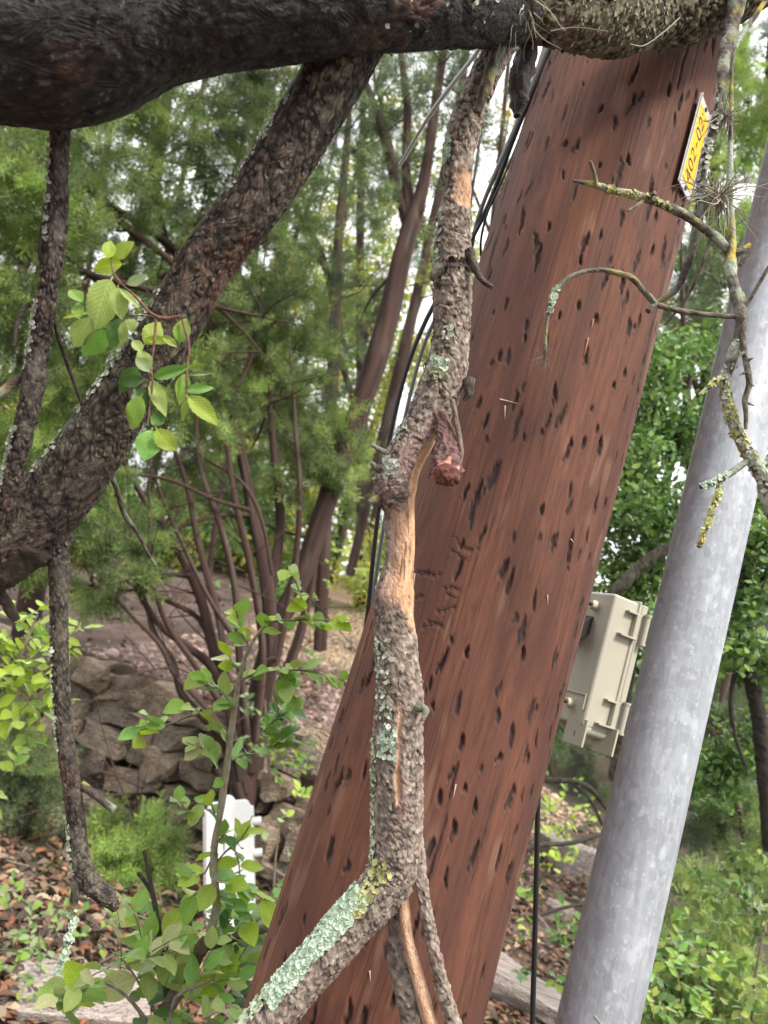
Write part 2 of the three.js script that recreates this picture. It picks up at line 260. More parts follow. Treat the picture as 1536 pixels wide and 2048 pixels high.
// ---------------------------------------------------------------- pole tag, yellow plate with the number along it
{
  const [f, y] = fitPole(1380, 297), n = poleDir(f), p = onPole(f, y, 0.006);
  const t = thing('pole_tag', 'small yellow metal tag with black numbers nailed to the upper pole', 'sign', p);
  t.rotation.y = Math.atan2(n.x, n.z) + 0.1;
  const Wt = 0.055, L = 0.176;
  const s = new THREE.Shape(); s.moveTo(-Wt / 2, -L / 2); s.lineTo(Wt / 2, -L / 2); s.lineTo(Wt / 2, L / 2); s.lineTo(-Wt / 2, L / 2); s.closePath();
  part('backing_plate', new THREE.ExtrudeGeometry(s, { depth: 0.0012, bevelEnabled: true, bevelSize: 0.0006, bevelThickness: 0.0006, bevelSegments: 1 }), std([0.62, 0.63, 0.64], 0.4, { metalness: 0.35 }), t);
  for (const k of [-1, 1]) part('edge_lip', new THREE.BoxGeometry(0.002, L, 0.0035).translate(k * (Wt / 2 - 0.0006), 0, 0.0028), std([0.7, 0.7, 0.7], 0.4, { metalness: 0.3 }), t);
  const cv = document.createElement('canvas'); cv.width = 256; cv.height = 700; const c = cv.getContext('2d');
  c.fillStyle = '#f0bd08'; c.fillRect(0, 0, 256, 700);
  c.fillStyle = '#111'; c.font = 'bold 175px monospace'; c.textAlign = 'center'; c.textBaseline = 'middle';
  c.save(); c.translate(128, 350); c.rotate(-Math.PI / 2); ['4', '0', '2', '-', '0', '2'].forEach((q, i) => c.fillText(q, -272 + i * 100, 4)); c.fillText(':', 305, 4); c.restore();
  for (let i = 0; i < 260; i++) { c.fillStyle = `rgba(90,70,20,${0.05 + 0.12 * R()})`; c.fillRect(R() * 256, R() * 700, 1 + R() * 5, 1 + R() * 12); }
  const tx = new THREE.CanvasTexture(cv); tx.colorSpace = THREE.SRGBColorSpace;
  part('number_panel', new THREE.PlaneGeometry(Wt - 0.0045, L - 0.03).translate(0, 0, 0.0026), new THREE.MeshStandardMaterial({ map: tx, roughness: 0.5 }), t, 'yellow panel with the black number 402-02');
  for (const k of [-1, 1]) part('nail', new THREE.SphereGeometry(0.0042, 10, 6).scale(1, 1, 0.5).translate(0.004, k * (L / 2 - 0.008), 0.0025), std([0.05, 0.04, 0.04], 0.6, { metalness: 0.5 }), t);
}
// ---------------------------------------------------------------- galvanised riser pole
{
  const c = at(1430, 1024, 1.3), r = 0.0575, g = height(c.x, c.z);
  const t = thing('metal_pole', 'smooth grey galvanised steel pole beside the wooden utility pole', 'metal pole', V(c.x, g, c.z));
  const map = dataTex(512, 1024, (u, v) => {
    const x = Math.cos(u * 6.283) * 1.2, z = Math.sin(u * 6.283) * 1.2, y = v * 39;
    const w = worley(x * 4.5, y * 3.4, z * 4.5), st = fbm(x * 14, y * 0.7, z * 14, 3), sp = smooth(0.12, 0.5, fbm(x * 3.4 + 3, y * 2.2, z * 3.4, 4)), b = fbm(x * 1.2, y * 0.35, z * 1.2, 3), sc = smooth(0.3, 0.5, fbm(x * 12, y * 9, z * 12, 3));
    const k = 0.39 + 0.09 * (w[2] - 0.5) + 0.05 * st + 0.11 * sp + 0.1 * b + 0.15 * sc; return [k * 0.87, k * 0.935, k * 1.045];
  }, true);
  const rough = dataTex(256, 512, (u, v) => { const n = 0.52 + 0.3 * ring(u, v, 6); return [n, n, n]; }); rough.repeat.set(2, 3);
  const bump = grainTex.clone(); bump.repeat.set(3, 14);
  const body = new THREE.CylinderGeometry(r, r, 7.5, 64, 1, true); body.translate(0, 3.7 - g, 0); map.repeat.set(1, 4);
  part('pipe', body, new THREE.MeshStandardMaterial({ map, roughnessMap: rough, roughness: 1, metalness: 0.3, bumpMap: bump, bumpScale: 0.0003 }), t);
  part('pipe_cap', new THREE.SphereGeometry(r * 1.05, 32, 10, 0, 6.29, 0, 1.57).scale(1, 0.5, 1).translate(0, 7.45 - g, 0), std([0.4, 0.41, 0.43], 0.5, { metalness: 0.3 }), t);
  // a thin dry tendril stuck to it
  const eye = V(-c.x, 0, -c.z).normalize(), rt = V(0, 1, 0).cross(eye); if (rt.x < 0) rt.negate();
  const on = (f, y) => V(0, y - g, 0).addScaledVector(eye, Math.cos(f) * (r + 0.001)).addScaledVector(rt, Math.sin(f) * (r + 0.001));
  const strip = new THREE.TubeGeometry(new THREE.CatmullRomCurve3([on(0.9, 1.15), on(0.75, 1.1), on(0.5, 1.03), on(0.42, 1.0), on(0.3, 0.95)]), 16, 0.0008, 5);
  part('dry_tendril', strip, std([0.35, 0.3, 0.2]), t);
  part('dry_tendril', new THREE.TubeGeometry(new THREE.CatmullRomCurve3([on(-0.1, 1.215), on(0.2, 1.205), on(0.9, 1.185)]), 10, 0.0007, 5), std([0.38, 0.34, 0.24]), t);
}
// ---------------------------------------------------------------- beige enclosure on the far right side of the pole
{
  const az = 0.45, D = 0.08, Wb = 0.125, Hh = 0.262;
  const base = at(1199, 1318, 1.47).sub(V(-D / 2, 0, Wb / 2).applyAxisAngle(V(0, 1, 0), az));
  const t = thing('utility_box', 'beige plastic utility box with hinged lid mounted on the side of the pole', 'junction box', base);
  // local x: away from the pole, local z: towards the viewer's right, y up
  t.rotation.y = az;
  const beige = std([0.46, 0.445, 0.37], 0.55, { bumpMap: (() => { const b = grainTex.clone(); b.repeat.set(10, 10); return b; })(), bumpScale: 0.0003 });
  const dark = std([0.02, 0.02, 0.022], 0.7);
  const bx = (w, h, d, x, y, z, rad = 0.003) => { const g = new RoundedBoxGeometry(w, h, d, 2, Math.min(rad, w / 2.2, h / 2.2, d / 2.2)); g.translate(x, y, z); return g; };
  part('case', bx(D, Hh, Wb, 0, 0, 0, 0.006), beige, t);
  part('lid_rim', mergeGeometries([bx(0.006, Hh + 0.008, Wb + 0.008, D / 2 - 0.012, 0, 0), bx(0.016, Hh, Wb + 0.003, D / 2 + 0.004, 0, 0)]), beige, t);
  const z1 = Wb / 2;
  for (const y of [0.083, -0.093]) {
    const h = part('hinge', mergeGeometries([bx(0.034, 0.004, 0.012, 0.012, y + 0.024, z1 + 0.005, 0.001), bx(0.044, 0.004, 0.014, 0.008, y - 0.024, z1 + 0.006, 0.001), bx(0.012, 0.05, 0.011, D / 2 - 0.016, y, z1 + 0.0055, 0.002)]), beige, t);
    const pin = new THREE.CylinderGeometry(0.0055, 0.0055, 0.056, 14); pin.translate(D / 2 + 0.008, y, z1 + 0.0095); part('hinge_pin', pin, beige, h);
    for (const k of [-1, 1]) { const e = new THREE.CylinderGeometry(0.0068, 0.0068, 0.005, 14); e.translate(D / 2 + 0.008, y + k * 0.029, z1 + 0.0095); part('hinge_end', e, beige, h); }
  }
  for (const y of [0.098, -0.098]) for (const z of [-0.045, z1 - 0.045]) {
    const k = new THREE.CylinderGeometry(0.009, 0.011, 0.014, 6); k.rotateZ(Math.PI / 2); k.translate(-D / 2 - 0.007, y + (z > 0 ? 0.004 : 0), z); const foot = part('mounting_boss', k, std([0.62, 0.58, 0.44], 0.5), t);
    const s = new THREE.CylinderGeometry(0.004, 0.004, 0.012, 8); s.rotateZ(Math.PI / 2); s.translate(-D / 2 - 0.019, y + (z > 0 ? 0.004 : 0), z); part('screw', s, dark, foot);
  }
  part('rib', mergeGeometries([bx(0.004, 0.003, 0.075, -D / 2 - 0.0015, -0.072, z1 - 0.045, 0.001), bx(0.004, 0.03, 0.004, -D / 2 - 0.0015, -0.086, z1 - 0.01, 0.001)]), beige, t);
  part('strap_bracket', new THREE.ExtrudeGeometry(new THREE.Shape([new THREE.Vector2(0, 0), new THREE.Vector2(0.03, 0.025), new THREE.Vector2(0.03, 0.06), new THREE.Vector2(0, 0.03)]), { depth: 0.05, bevelEnabled: false }).translate(-D / 2 - 0.031, 0.02, -0.03), dark, t);
  // tubular lower edge and mounting feet with keyhole slots
  const tube = new THREE.CapsuleGeometry(0.014, Wb * 0.6, 6, 14); tube.rotateX(Math.PI / 2); tube.translate(0.014, -Hh / 2 - 0.004, 0.0); part('drain_tube', tube, beige, t);
  const lip = new THREE.CapsuleGeometry(0.012, D * 0.75, 6, 14); lip.rotateZ(Math.PI / 2); lip.translate(0.006, -Hh / 2 - 0.002, z1 - 0.012); part('lower_edge', lip, beige, t);
  for (const [x, z] of [[-D / 2 + 0.004, 0.045], [D / 2 - 0.012, 0.06]]) {
    const s = new THREE.Shape(); s.moveTo(-0.022, -0.03); s.lineTo(0.022, -0.03); s.lineTo(0.022, 0.02); s.lineTo(-0.022, 0.02); s.closePath();
    const hole = new THREE.Path(); hole.moveTo(-0.0025, -0.016); hole.lineTo(0.0025, -0.016); hole.lineTo(0.0025, -0.006); hole.lineTo(-0.0025, -0.006); hole.closePath(); s.holes.push(hole);
    const g = new THREE.ExtrudeGeometry(s, { depth: 0.004, bevelEnabled: true, bevelSize: 0.0008, bevelThickness: 0.0008, bevelSegments: 1 }); g.rotateY(-Math.PI / 2 + 0.2); g.translate(x, -Hh / 2 - 0.006, z); part('mounting_foot', g, std([0.45, 0.42, 0.34], 0.55), t);
  }
}
// ---------------------------------------------------------------- cables
{
  const black = std([0.02, 0.021, 0.023], 0.45), grey = std([0.16, 0.165, 0.18], 0.4);
  const cable = (name, label, pts, m, seg = 60) => { const P = pts.map((p) => at(p[0], p[1], p[2])), o = thing(name, label, 'cable', P[P.length - 1]); part('sheath', local(new THREE.TubeGeometry(new THREE.CatmullRomCurve3(P), seg, pts[0][3] / F * pts[0][2], 10), o), m, o); return o; };
  cable('power_cable', 'black cable running down behind the left edge of the utility pole', [[1125, 20, 1.45, 5], [1090, 120, 1.45], [1030, 270, 1.47], [970, 425, 1.5], [905, 545, 1.5], [850, 645, 1.52], [813, 740, 1.53], [783, 860, 1.54], [760, 1000, 1.55], [747, 1110, 1.55], [735, 1230, 1.55], [705, 1420, 1.55], [690, 1700, 1.55]], black);
  cable('power_cable', 'grey cable running up behind the dead branch close to the pole', [[1108, 30, 1.42, 4.6], [1078, 130, 1.43], [1030, 255, 1.45], [985, 360, 1.47], [955, 440, 1.5], [925, 560, 1.54], [860, 660, 1.58], [800, 880, 1.6], [757, 1120, 1.6], [735, 1300, 1.6]], grey);
  cable('power_cable', 'thin black cable looping from the grey cable beside the pole top', [[1075, 180, 1.46, 2.6], [1030, 300, 1.47], [1000, 370, 1.47], [975, 425, 1.48], [962, 480, 1.5], [965, 540, 1.56]], black);
  cable('ground_wire', 'thin black wire hanging between the utility pole and the steel pole', [[1085, 1480, 1.5, 5.5], [1077, 1580, 1.5], [1073, 1750, 1.5], [1069, 1900, 1.5], [1064, 2080, 1.5], [1060, 2350, 1.5]], black);
  cable('ground_wire', 'black wire against the lower right edge of the utility pole', [[1010, 1850, 1.42, 4.5], [985, 1930, 1.4], [973, 1985, 1.39], [964, 2025, 1.38], [945, 2080, 1.38], [925, 2200, 1.36]], black);
  cable('overhead_wire', 'grey wire slanting up to the dark limb left of the dead branch', [[985, 55, 1.7, 4.5], [950, 110, 1.75], [905, 168, 1.8], [870, 215, 1.85], [800, 330, 2.2]], std([0.4, 0.41, 0.44], 0.4));
}
// ---------------------------------------------------------------- leaves
const veinTex = dataTex(128, 256, (u, v) => {
  const x = Math.abs(u - 0.5), mid = 1 - smooth(0.008, 0.03, x), q = (v * 9 - x * 7.5), side = 1 - smooth(0.03, 0.13, Math.abs(q - Math.round(q)));
  const n = 0.82 + 0.16 * fbm(u * 18, v * 30, 3, 3), k = n + 0.22 * side * (1 - mid) + 0.42 * mid; return [Math.min(1, k * 0.97), Math.min(1, k * 0.95), Math.min(1, k * (0.82 + 0.3 * mid))];
}, true);
const veinBump = dataTex(128, 256, (u, v) => { const x = Math.abs(u - 0.5), mid = 1 - smooth(0.0, 0.035, x), q = (v * 9 - x * 7.5), side = 1 - smooth(0.0, 0.2, Math.abs(q - Math.round(q))); const k = 0.6 - 0.35 * side - 0.4 * mid; return [k, k, k]; });
function leafGeo(wide, fold, curl, tooth, seed, rows = 14) {          // unit length along +y, facing +z
  const r = rng(seed), pos = [], uv = [], idx = [], tw = rr(-0.5, 0.5, r), bend = rr(-0.12, 0.12, r);
  for (let i = 0; i <= rows; i++) {
    const t = i / rows, y = 0.08 + t * 0.92, w = wide * 0.5 * Math.pow(Math.sin(Math.PI * Math.pow(clamp(t * 0.985 + 0.012), 0.86)), 0.8) * (1 + (i % 2 ? tooth : -tooth));
    for (let k = -2; k <= 2; k++) { const a = k / 2, x = a * w, z = fold * Math.abs(a) * w * 2 - curl * t * t + 0.02 * Math.sin(t * 11 + a * 3 + seed) * Math.abs(a) + tw * t * x * 0.5; pos.push(x + bend * t * t, y - (k % 2 ? 0 : 0) - Math.abs(a) * 0.03, z); uv.push(0.5 + a * 0.5 * Math.min(1, w / (wide * 0.5) + 0.05), t); }
  }
  for (let i = 0; i < rows; i++) for (let k = 0; k < 4; k++) { const a = i * 5 + k; idx.push(a, a + 1, a + 5, a + 1, a + 6, a + 5); }
  const n = pos.length / 3; for (const y of [-0.04, 0.1]) for (const x of [-0.012, 0.012]) { pos.push(x, y, 0.002); uv.push(0.5, 0.02); }   // stalk
  idx.push(n, n + 1, n + 2, n + 1, n + 3, n + 2);
  return meshOf(pos, idx, uv);
}
const leafGeos = [0.5, 0.58, 0.66, 0.46, 0.6, 0.54].map((w, i) => leafGeo(w, 0.1 + 0.05 * (i % 3), 0.04 + 0.07 * (i % 4), 0.035, i + 3));
const ovalGeos = [0.54, 0.62, 0.7, 0.58].map((w, i) => leafGeo(w, 0.08 + 0.06 * (i % 3), 0.02 + 0.08 * (i % 3), 0.0, i + 40, 9));
const smallGeos = [0.5, 0.58, 0.48, 0.62].map((w, i) => leafGeo(w, 0.08 + 0.07 * (i % 3), 0.03 + 0.09 * (i % 3), 0, i + 60, 5));
const vein = { map: veinTex, bumpMap: veinBump, bumpScale: 0.0009 };
const LEAF = {
  lime: leafy([0.46, 0.66, 0.04], 0.5, vein), yellow: leafy([0.42, 0.58, 0.07], 0.5, vein), mid: leafy([0.25, 0.46, 0.05], 0.45, vein), pale: leafy([0.40, 0.54, 0.15], 0.42, vein),
  glossy: leafy([0.20, 0.46, 0.07], 0.4, { ...vein, clearcoat: 0.6 }), dark: leafy([0.09, 0.22, 0.04], 0.35, vein), deep: leafy([0.05, 0.13, 0.03], 0.3, { ...vein, clearcoat: 0.5 }), grey: leafy([0.30, 0.40, 0.20], 0.35, vein), cream: leafy([0.55, 0.6, 0.3], 0.45, vein),
};
const M4 = new THREE.Matrix4();
function leafAt(parent, b, tip, normal, mat, geo, widen = 1) {
  const y = tip.clone().sub(b), L = y.length(); y.normalize();
  const x = y.clone().cross(normal).normalize(), z = x.clone().cross(y);
  const m = shade(new THREE.Mesh(geo, mat)); m.name = 'leaf';
  const o = parent.getWorldPosition(V(0, 0, 0));
  M4.makeBasis(x.multiplyScalar(L * widen), y.multiplyScalar(L), z.multiplyScalar(L)); m.applyMatrix4(M4); m.position.copy(b).sub(o);
  parent.add(m); return m;
}
// leaves in alternate order along a twig given as world points
function leavesAlong(parent, pts, n, len, mats, r, geos = leafGeos, droop = 0.3) {
  const c = new THREE.CatmullRomCurve3(pts);
  for (let i = 0; i < n; i++) {
    const t = clamp((i + rr(0.2, 0.8, r)) / n), p = c.getPoint(t), d = c.getTangent(t), s = i % 2 ? 1 : -1;
    const toEye = camera.position.clone().sub(p).normalize(), side = d.clone().cross(V(rr(-0.6, 0.6, r), 1, rr(-0.6, 0.6, r))).normalize().multiplyScalar(s);
    const dir = side.multiplyScalar(rr(0.5, 1, r)).addScaledVector(d, rr(0.2, 0.9, r)).add(V(rr(-0.3, 0.3, r), rr(-droop, 0.35, r), rr(-0.3, 0.3, r))).normalize();
    const nrm = V(rr(-0.5, 0.5, r), rr(0.3, 1.1, r), rr(-0.5, 0.5, r)).addScaledVector(toEye, rr(-0.1, 0.9, r)).normalize(), L = len * rr(0.6, 1.15, r);
    leafAt(parent, p, p.clone().addScaledVector(dir, L), nrm, mats[Math.floor(r() * mats.length)], geos[Math.floor(r() * geos.length)]);
  }
}
// ---------------------------------------------------------------- bark looks
// blocky plated bark of the big limbs
const plated = (seed, base, hi, size, deep, lichen = 0.2) => (a, s, r, t) => {
  const x = Math.cos(a) * r, z = Math.sin(a) * r, q = 0.9 * fbm(x * 45, s * 22, z * 45 + seed, 3), q2 = 0.9 * fbm(x * 45 + 30, s * 22, z * 45 + seed, 3), [f1, f2, id] = worley(x / size + q, s / (size * 2.1) + q2, z / size + seed);
  const crack = (1 - smooth(0.0, 0.24, f2 - f1)) * smooth(-0.5, 0.0, noise(x * 70, s * 40, z * 70 + 9)), n = fbm(x * 150, s * 130, z * 150, 4), spk = smooth(0.3, 0.42, fbm(x * 420, s * 380, z * 420 + 3, 2)), b = fbm(x * 14 + seed, s * 9, z * 14, 3);
  let c = mixc(base, hi, clamp(0.42 + 0.3 * (id - 0.5) + 1.25 * n)); c = mixc(c, [0.015, 0.011, 0.01], crack * 0.7);
  c = mixc(c, [0.30, 0.275, 0.215], spk * (0.25 + lichen) * (1 - crack)); c = mixc(c, [0.24, 0.27, 0.18], 0.8 * lichen * smooth(0.12, 0.42, b + 0.5 * n) * (1 - crack)); c = mixc(c, [0.16, 0.075, 0.055], 0.5 * smooth(0.2, 0.5, -b + 0.3 * n));
  return [deep * (0.55 * (id - 0.4) - 1.1 * crack + 0.85 * n + 0.25 * spk) + r * 0.08 * b, ...c];
};
// thin flaky bark of the dead branch; bare(t, a) tells where the wood shows
const flaky = (seed, bare) => (a, s, r, t, d) => {
  const x = Math.cos(a) * r, z = Math.sin(a) * r, q = 0.9 * fbm(x * 70, s * 60, z * 70 + seed, 3), q2 = 0.9 * fbm(x * 70 + 20, s * 60, z * 70 + seed, 3), [f1, f2, id] = worley(x / 0.014 + q, s / 0.0082 + q2, z / 0.014 + seed);
  const crack = (1 - smooth(0.0, 0.17, f2 - f1)) * smooth(-0.3, 0.15, noise(x * 90, s * 90, z * 90 + 4)), n = fbm(x * 260, s * 190, z * 260, 3), b = fbm(x * 22 + seed, s * 16, z * 22, 3), w = bare ? bare(t, d, s) : 0;
  let c = mixc([0.12, 0.095, 0.082], [0.36, 0.30, 0.25], clamp(0.4 + 0.4 * (id - 0.5) + 1.1 * n)); c = mixc(c, [0.24, 0.15, 0.145], 0.7 * smooth(0.1, 0.4, b)); c = mixc(c, [0.022, 0.016, 0.014], crack * 0.75); c = mixc(c, [0.5, 0.46, 0.38], 0.6 * smooth(0.3, 0.5, n));
  const g = fbm(x * 200, s * 60, z * 200 + 5, 3), rr0 = bare && bare.side ? clamp(0.5 + 0.75 * d.dot(bare.side) + 0.35 * b) : 0.6, wood = mixc(mixc([0.33, 0.215, 0.17], [0.52, 0.39, 0.32], clamp(0.5 + 1.4 * g)), mixc([0.45, 0.235, 0.125], [0.63, 0.40, 0.25], clamp(0.5 + 1.4 * g)), rr0), dots = smooth(0.32, 0.45, fbm(x * 330, s * 330, z * 330, 2));
  c = mixc(c, mixc(wood, [0.1, 0.06, 0.05], dots * 0.8), w);
  return [lerp(0.0015 * (id - 0.35) - 0.0016 * crack + 0.0022 * n + r * 0.12 * b, -0.0025 + 0.0005 * g, w), ...c];
};
const twiggy = (base, hi, seed = 1, spots = 0) => (a, s, r) => {
  const x = Math.cos(a) * r, z = Math.sin(a) * r, n = fbm(x * 300, s * 150, z * 300 + seed, 3), b = fbm(x * 60, s * 40, z * 60 + seed * 3, 3);
  let c = mixc(base, hi, clamp(0.4 + n)); c = mixc(c, [0.36, 0.42, 0.33], spots * smooth(0.02, 0.22, b)); c = mixc(c, [0.42, 0.34, 0.05], spots * smooth(0.15, 0.3, fbm(x * 80, s * 50, z * 80 + 70 + seed, 2)));
  return [r * (0.28 * n + 0.35 * b * spots + 0.1 * b), ...c];
};
// little lifted scales of bark over a bough
function flakesOn(g, count, size, tone, r, lift = 0.5) {
  const pos = [], idx = [], col = [];
  for (let i = 0; i < count; i++) {
    const q = g.userData.sample(r(), r() * 6.283), side = q.t.clone().cross(q.n).normalize(), w = size * rr(0.4, 1.2, r), h = size * rr(0.4, 1.1, r), k = pos.length / 3, up = rr(0.05, lift, r), sgn = r() < 0.5 ? 1 : -1, th = size * 0.12;
    const u = q.t.clone().multiplyScalar(sgn).addScaledVector(side, rr(-0.7, 0.7, r)).normalize(), v = u.clone().cross(q.n).normalize(), c = mixc(tone[0], tone[1], r());
    for (const e of [0, th]) for (const [a, b, l] of [[-0.5, 0, 0], [0.5, 0, 0], [0.62 * rr(0.5, 1, r), 0.6, 0.5], [0.25, 1, 1], [-0.5 * rr(0.5, 1, r), 0.75, 0.7]]) { const p = q.p.clone().addScaledVector(v, a * w).addScaledVector(u, b * h).addScaledVector(q.n, -0.0008 + l * l * up * h + e); pos.push(p.x, p.y, p.z); col.push(...c); }
    for (const o of [0, 5]) idx.push(k + o, k + o + 1, k + o + 2, k + o, k + o + 2, k + o + 4, k + o + 2, k + o + 3, k + o + 4);
    for (let e = 0; e < 5; e++) { const f = (e + 1) % 5; idx.push(k + e, k + f, k + 5 + e, k + f, k + 5 + f, k + 5 + e); }
  }
  return meshOf(pos, idx, null, col);
}
const flakeMat = new THREE.MeshStandardMaterial({ vertexColors: true, roughness: 0.95, side: THREE.DoubleSide });
// crusty lichen: many small ruffled lobes on a bough between two t values, round an angle
function lichenOn(g, t0, t1, a0, a1, count, size, tones, r, edge = 0.35) {
  const pos = [], idx = [], col = [];
  for (let i = 0; i < count; i++) {
    const t = lerp(t0, t1, r()), am = (a0 + a1) / 2, ah = (a1 - a0) / 2, q = g.userData.sample(t, am + ah * rr(-1, 1, r) * (1 - edge * (0.5 + 0.5 * noise(t * 90, 7))));
    const side = q.t.clone().cross(q.n).normalize(), s = size * rr(0.5, 1.25, r), k = pos.length / 3, c = mixc(tones[0], tones[1], r()), n = q.n.clone().addScaledVector(side, rr(-0.5, 0.5, r)).addScaledVector(q.t, rr(-0.5, 0.5, r)).normalize(), u = side.clone().cross(n).normalize(), v = n.clone().cross(u), M = 8;
    const m = q.p.clone().addScaledVector(q.n, 0.0012 + s * 0.1); pos.push(m.x, m.y, m.z); col.push(...c.map((x) => x * 0.9));
    for (let j = 0; j < M; j++) { const an = j / M * 6.283 + r(), w = s * rr(0.6, 1, r), p = m.clone().addScaledVector(u, Math.cos(an) * w).addScaledVector(v, Math.sin(an) * w).addScaledVector(n, s * rr(-0.12, 0.4, r)); pos.push(p.x, p.y, p.z); col.push(...c.map((x) => x * rr(0.9, 1.12, r))); }
    for (let j = 0; j < M; j++) idx.push(k, k + 1 + j, k + 1 + (j + 1) % M);
  }
  return meshOf(pos, idx, null, col);
}
const lichenMat = new THREE.MeshStandardMaterial({ vertexColors: true, roughness: 1, side: THREE.DoubleSide });
const MINT = [[0.36, 0.48, 0.37], [0.50, 0.60, 0.46]], YEL = [[0.38, 0.40, 0.14], [0.5, 0.5, 0.25]], GREY = [[0.34, 0.38, 0.33], [0.5, 0.52, 0.44]];

// ---------------------------------------------------------------- the near tree: limbs overhead, the dead branch, twigs and leaves
const near = thing('overhanging_tree', 'dark rough barked tree with limbs across the top and left before the pole', 'tree', at(-420, 900, 0.95));
const lp = (name, g, m = barkMat, parent = near, label) => { const o = part(name, local(g, near), m, parent, label); if (name === 'lichen_patch') o.userData.kind = 'stuff'; return o; };
{
  const r = rng(404);
  // limb overhead
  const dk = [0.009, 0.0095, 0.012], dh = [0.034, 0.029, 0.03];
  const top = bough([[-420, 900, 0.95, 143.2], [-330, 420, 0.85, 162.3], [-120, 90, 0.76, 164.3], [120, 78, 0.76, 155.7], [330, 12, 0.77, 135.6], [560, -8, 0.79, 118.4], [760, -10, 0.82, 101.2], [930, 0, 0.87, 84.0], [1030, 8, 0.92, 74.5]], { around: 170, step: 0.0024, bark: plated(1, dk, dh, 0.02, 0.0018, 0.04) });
  const limb = lp('limb', top, wetBarkMat); lp('bark_flakes', flakesOn(top, 300, 0.008, [[0.012, 0.011, 0.012], [0.045, 0.038, 0.036]], r, 0.45), flakeMat, limb).userData.kind = 'stuff';
  lp('lichen_patch', lichenOn(top, 0.72, 0.9, top.userData.facing(0.8, -0.9), top.userData.facing(0.8, 0.9), 26, 0.0035, GREY, r), lichenMat, limb);
  const knob = bough([[985, -20, 0.93, 70], [1090, 5, 1.0, 74], [1170, 18, 1.09, 78], [1235, 30, 1.17, 76], [1300, 20, 1.22, 66], [1370, 18, 1.25, 66], [1460, -18, 1.27, 66], [1600, -110, 1.3, 60], [1900, -300, 1.4, 50]], { around: 120, step: 0.0024, bark: plated(9, [0.05, 0.042, 0.03], [0.2, 0.175, 0.11], 0.009, 0.0032, 0.7) });
  const limb2 = lp('limb', knob, barkMat, near, 'grey green lichen coated end of the limb in front of the pole top'); lp('bark_flakes', flakesOn(knob, 500, 0.007, [[0.06, 0.05, 0.035], [0.22, 0.2, 0.13]], r, 0.7), flakeMat, limb2).userData.kind = 'stuff';
  lp('lichen_patch', lichenOn(knob, 0.12, 0.5, knob.userData.facing(0.3, -1.1), knob.userData.facing(0.3, 1.1), 190, 0.005, [[0.2, 0.2, 0.13], [0.33, 0.33, 0.22]], r), lichenMat, limb2);
  const strand = (pts, m) => lp('bark_strand', new THREE.TubeGeometry(new THREE.CatmullRomCurve3(pts.map((p) => at(p[0], p[1], p[2]))), 20, 0.0009, 5), m, limb2);
  strand([[1100, 62, 0.95], [1150, 55, 0.995], [1215, 63, 1.04]], std([0.12, 0.1, 0.09])); strand([[1260, 88, 1.12], [1285, 92, 1.13], [1330, 62, 1.14], [1360, 35, 1.15]], std([0.35, 0.33, 0.28]));
  // diagonal limb
  const diag = bough([[735, 20, 0.85, 68.6], [690, 110, 0.86, 63.4], [625, 225, 0.87, 59.8], [560, 330, 0.875, 59.0], [490, 430, 0.88, 57.2], [420, 515, 0.89, 56.3], [350, 640, 0.9, 55.4], [285, 745, 0.91, 54.6], [215, 845, 0.92, 59.8], [165, 925, 0.925, 65.1], [90, 1015, 0.93, 70.4], [0, 1082, 0.93, 70.4], [-110, 1120, 0.93, 73.9], [-420, 1160, 0.95, 88.0]], { around: 180, step: 0.0018, bark: plated(4, [0.021, 0.017, 0.015], [0.115, 0.09, 0.072], 0.0085, 0.0017, 0.4) });
  const dl = lp('limb', diag, barkMat, near, 'diagonal limb with rough plated bark running down to the left'); lp('bark_flakes', flakesOn(diag, 420, 0.0065, [[0.025, 0.02, 0.017], [0.15, 0.12, 0.095]], r, 0.5), flakeMat, dl).userData.kind = 'stuff';
  // the side of the limb that faces up and left carries pale lichen
  for (const [a, b, n, s] of [[0.16, 0.3, 60, 0.003], [0.44, 0.62, 120, 0.004], [0.66, 0.84, 80, 0.004]]) { const f = diag.userData.facing((a + b) / 2); const q = diag.userData.sample((a + b) / 2, f + 1.3), q2 = diag.userData.sample((a + b) / 2, f - 1.3), k = q.p.x + q.p.y * 0.0 < q2.p.x ? 1 : -1; lp('lichen_patch', lichenOn(diag, a, b, f + k * 1.3 - 0.35, f + k * 1.3 + 0.35, n, s, GREY, r), lichenMat, dl); }
  const crotch = bough([[60, 1080, 0.93, 60], [15, 1140, 0.93, 34], [-5, 1180, 0.94, 14], [12, 1205, 0.95, 11], [32, 1240, 0.96, 9]], { around: 24, step: 0.004, bark: twiggy([0.03, 0.022, 0.02], [0.1, 0.08, 0.06], 3) }); lp('branch', crotch);
  // branch hanging at the upper left
  const tw = [0.022, 0.017, 0.017], th = [0.1, 0.078, 0.066];
  const hl = bough([[128, 190, 0.8, 24], [121, 260, 0.8, 19], [117, 340, 0.81, 19], [114, 430, 0.82, 21], [108, 510, 0.82, 19], [92, 600, 0.83, 19], [78, 700, 0.84, 20], [65, 780, 0.84, 21], [47, 860, 0.85, 20], [28, 940, 0.86, 19], [10, 1000, 0.87, 18], [-20, 1060, 0.88, 16]], { around: 64, step: 0.0017, bark: plated(12, tw, th, 0.006, 0.0018, 0.25) });
  const hb = lp('branch', hl, wetBarkMat, near, 'dark branch hanging at the left with lichen along its edge'); lp('bark_flakes', flakesOn(hl, 380, 0.005, [[0.03, 0.024, 0.022], [0.13, 0.1, 0.085]], r, 0.7), flakeMat, hb).userData.kind = 'stuff';
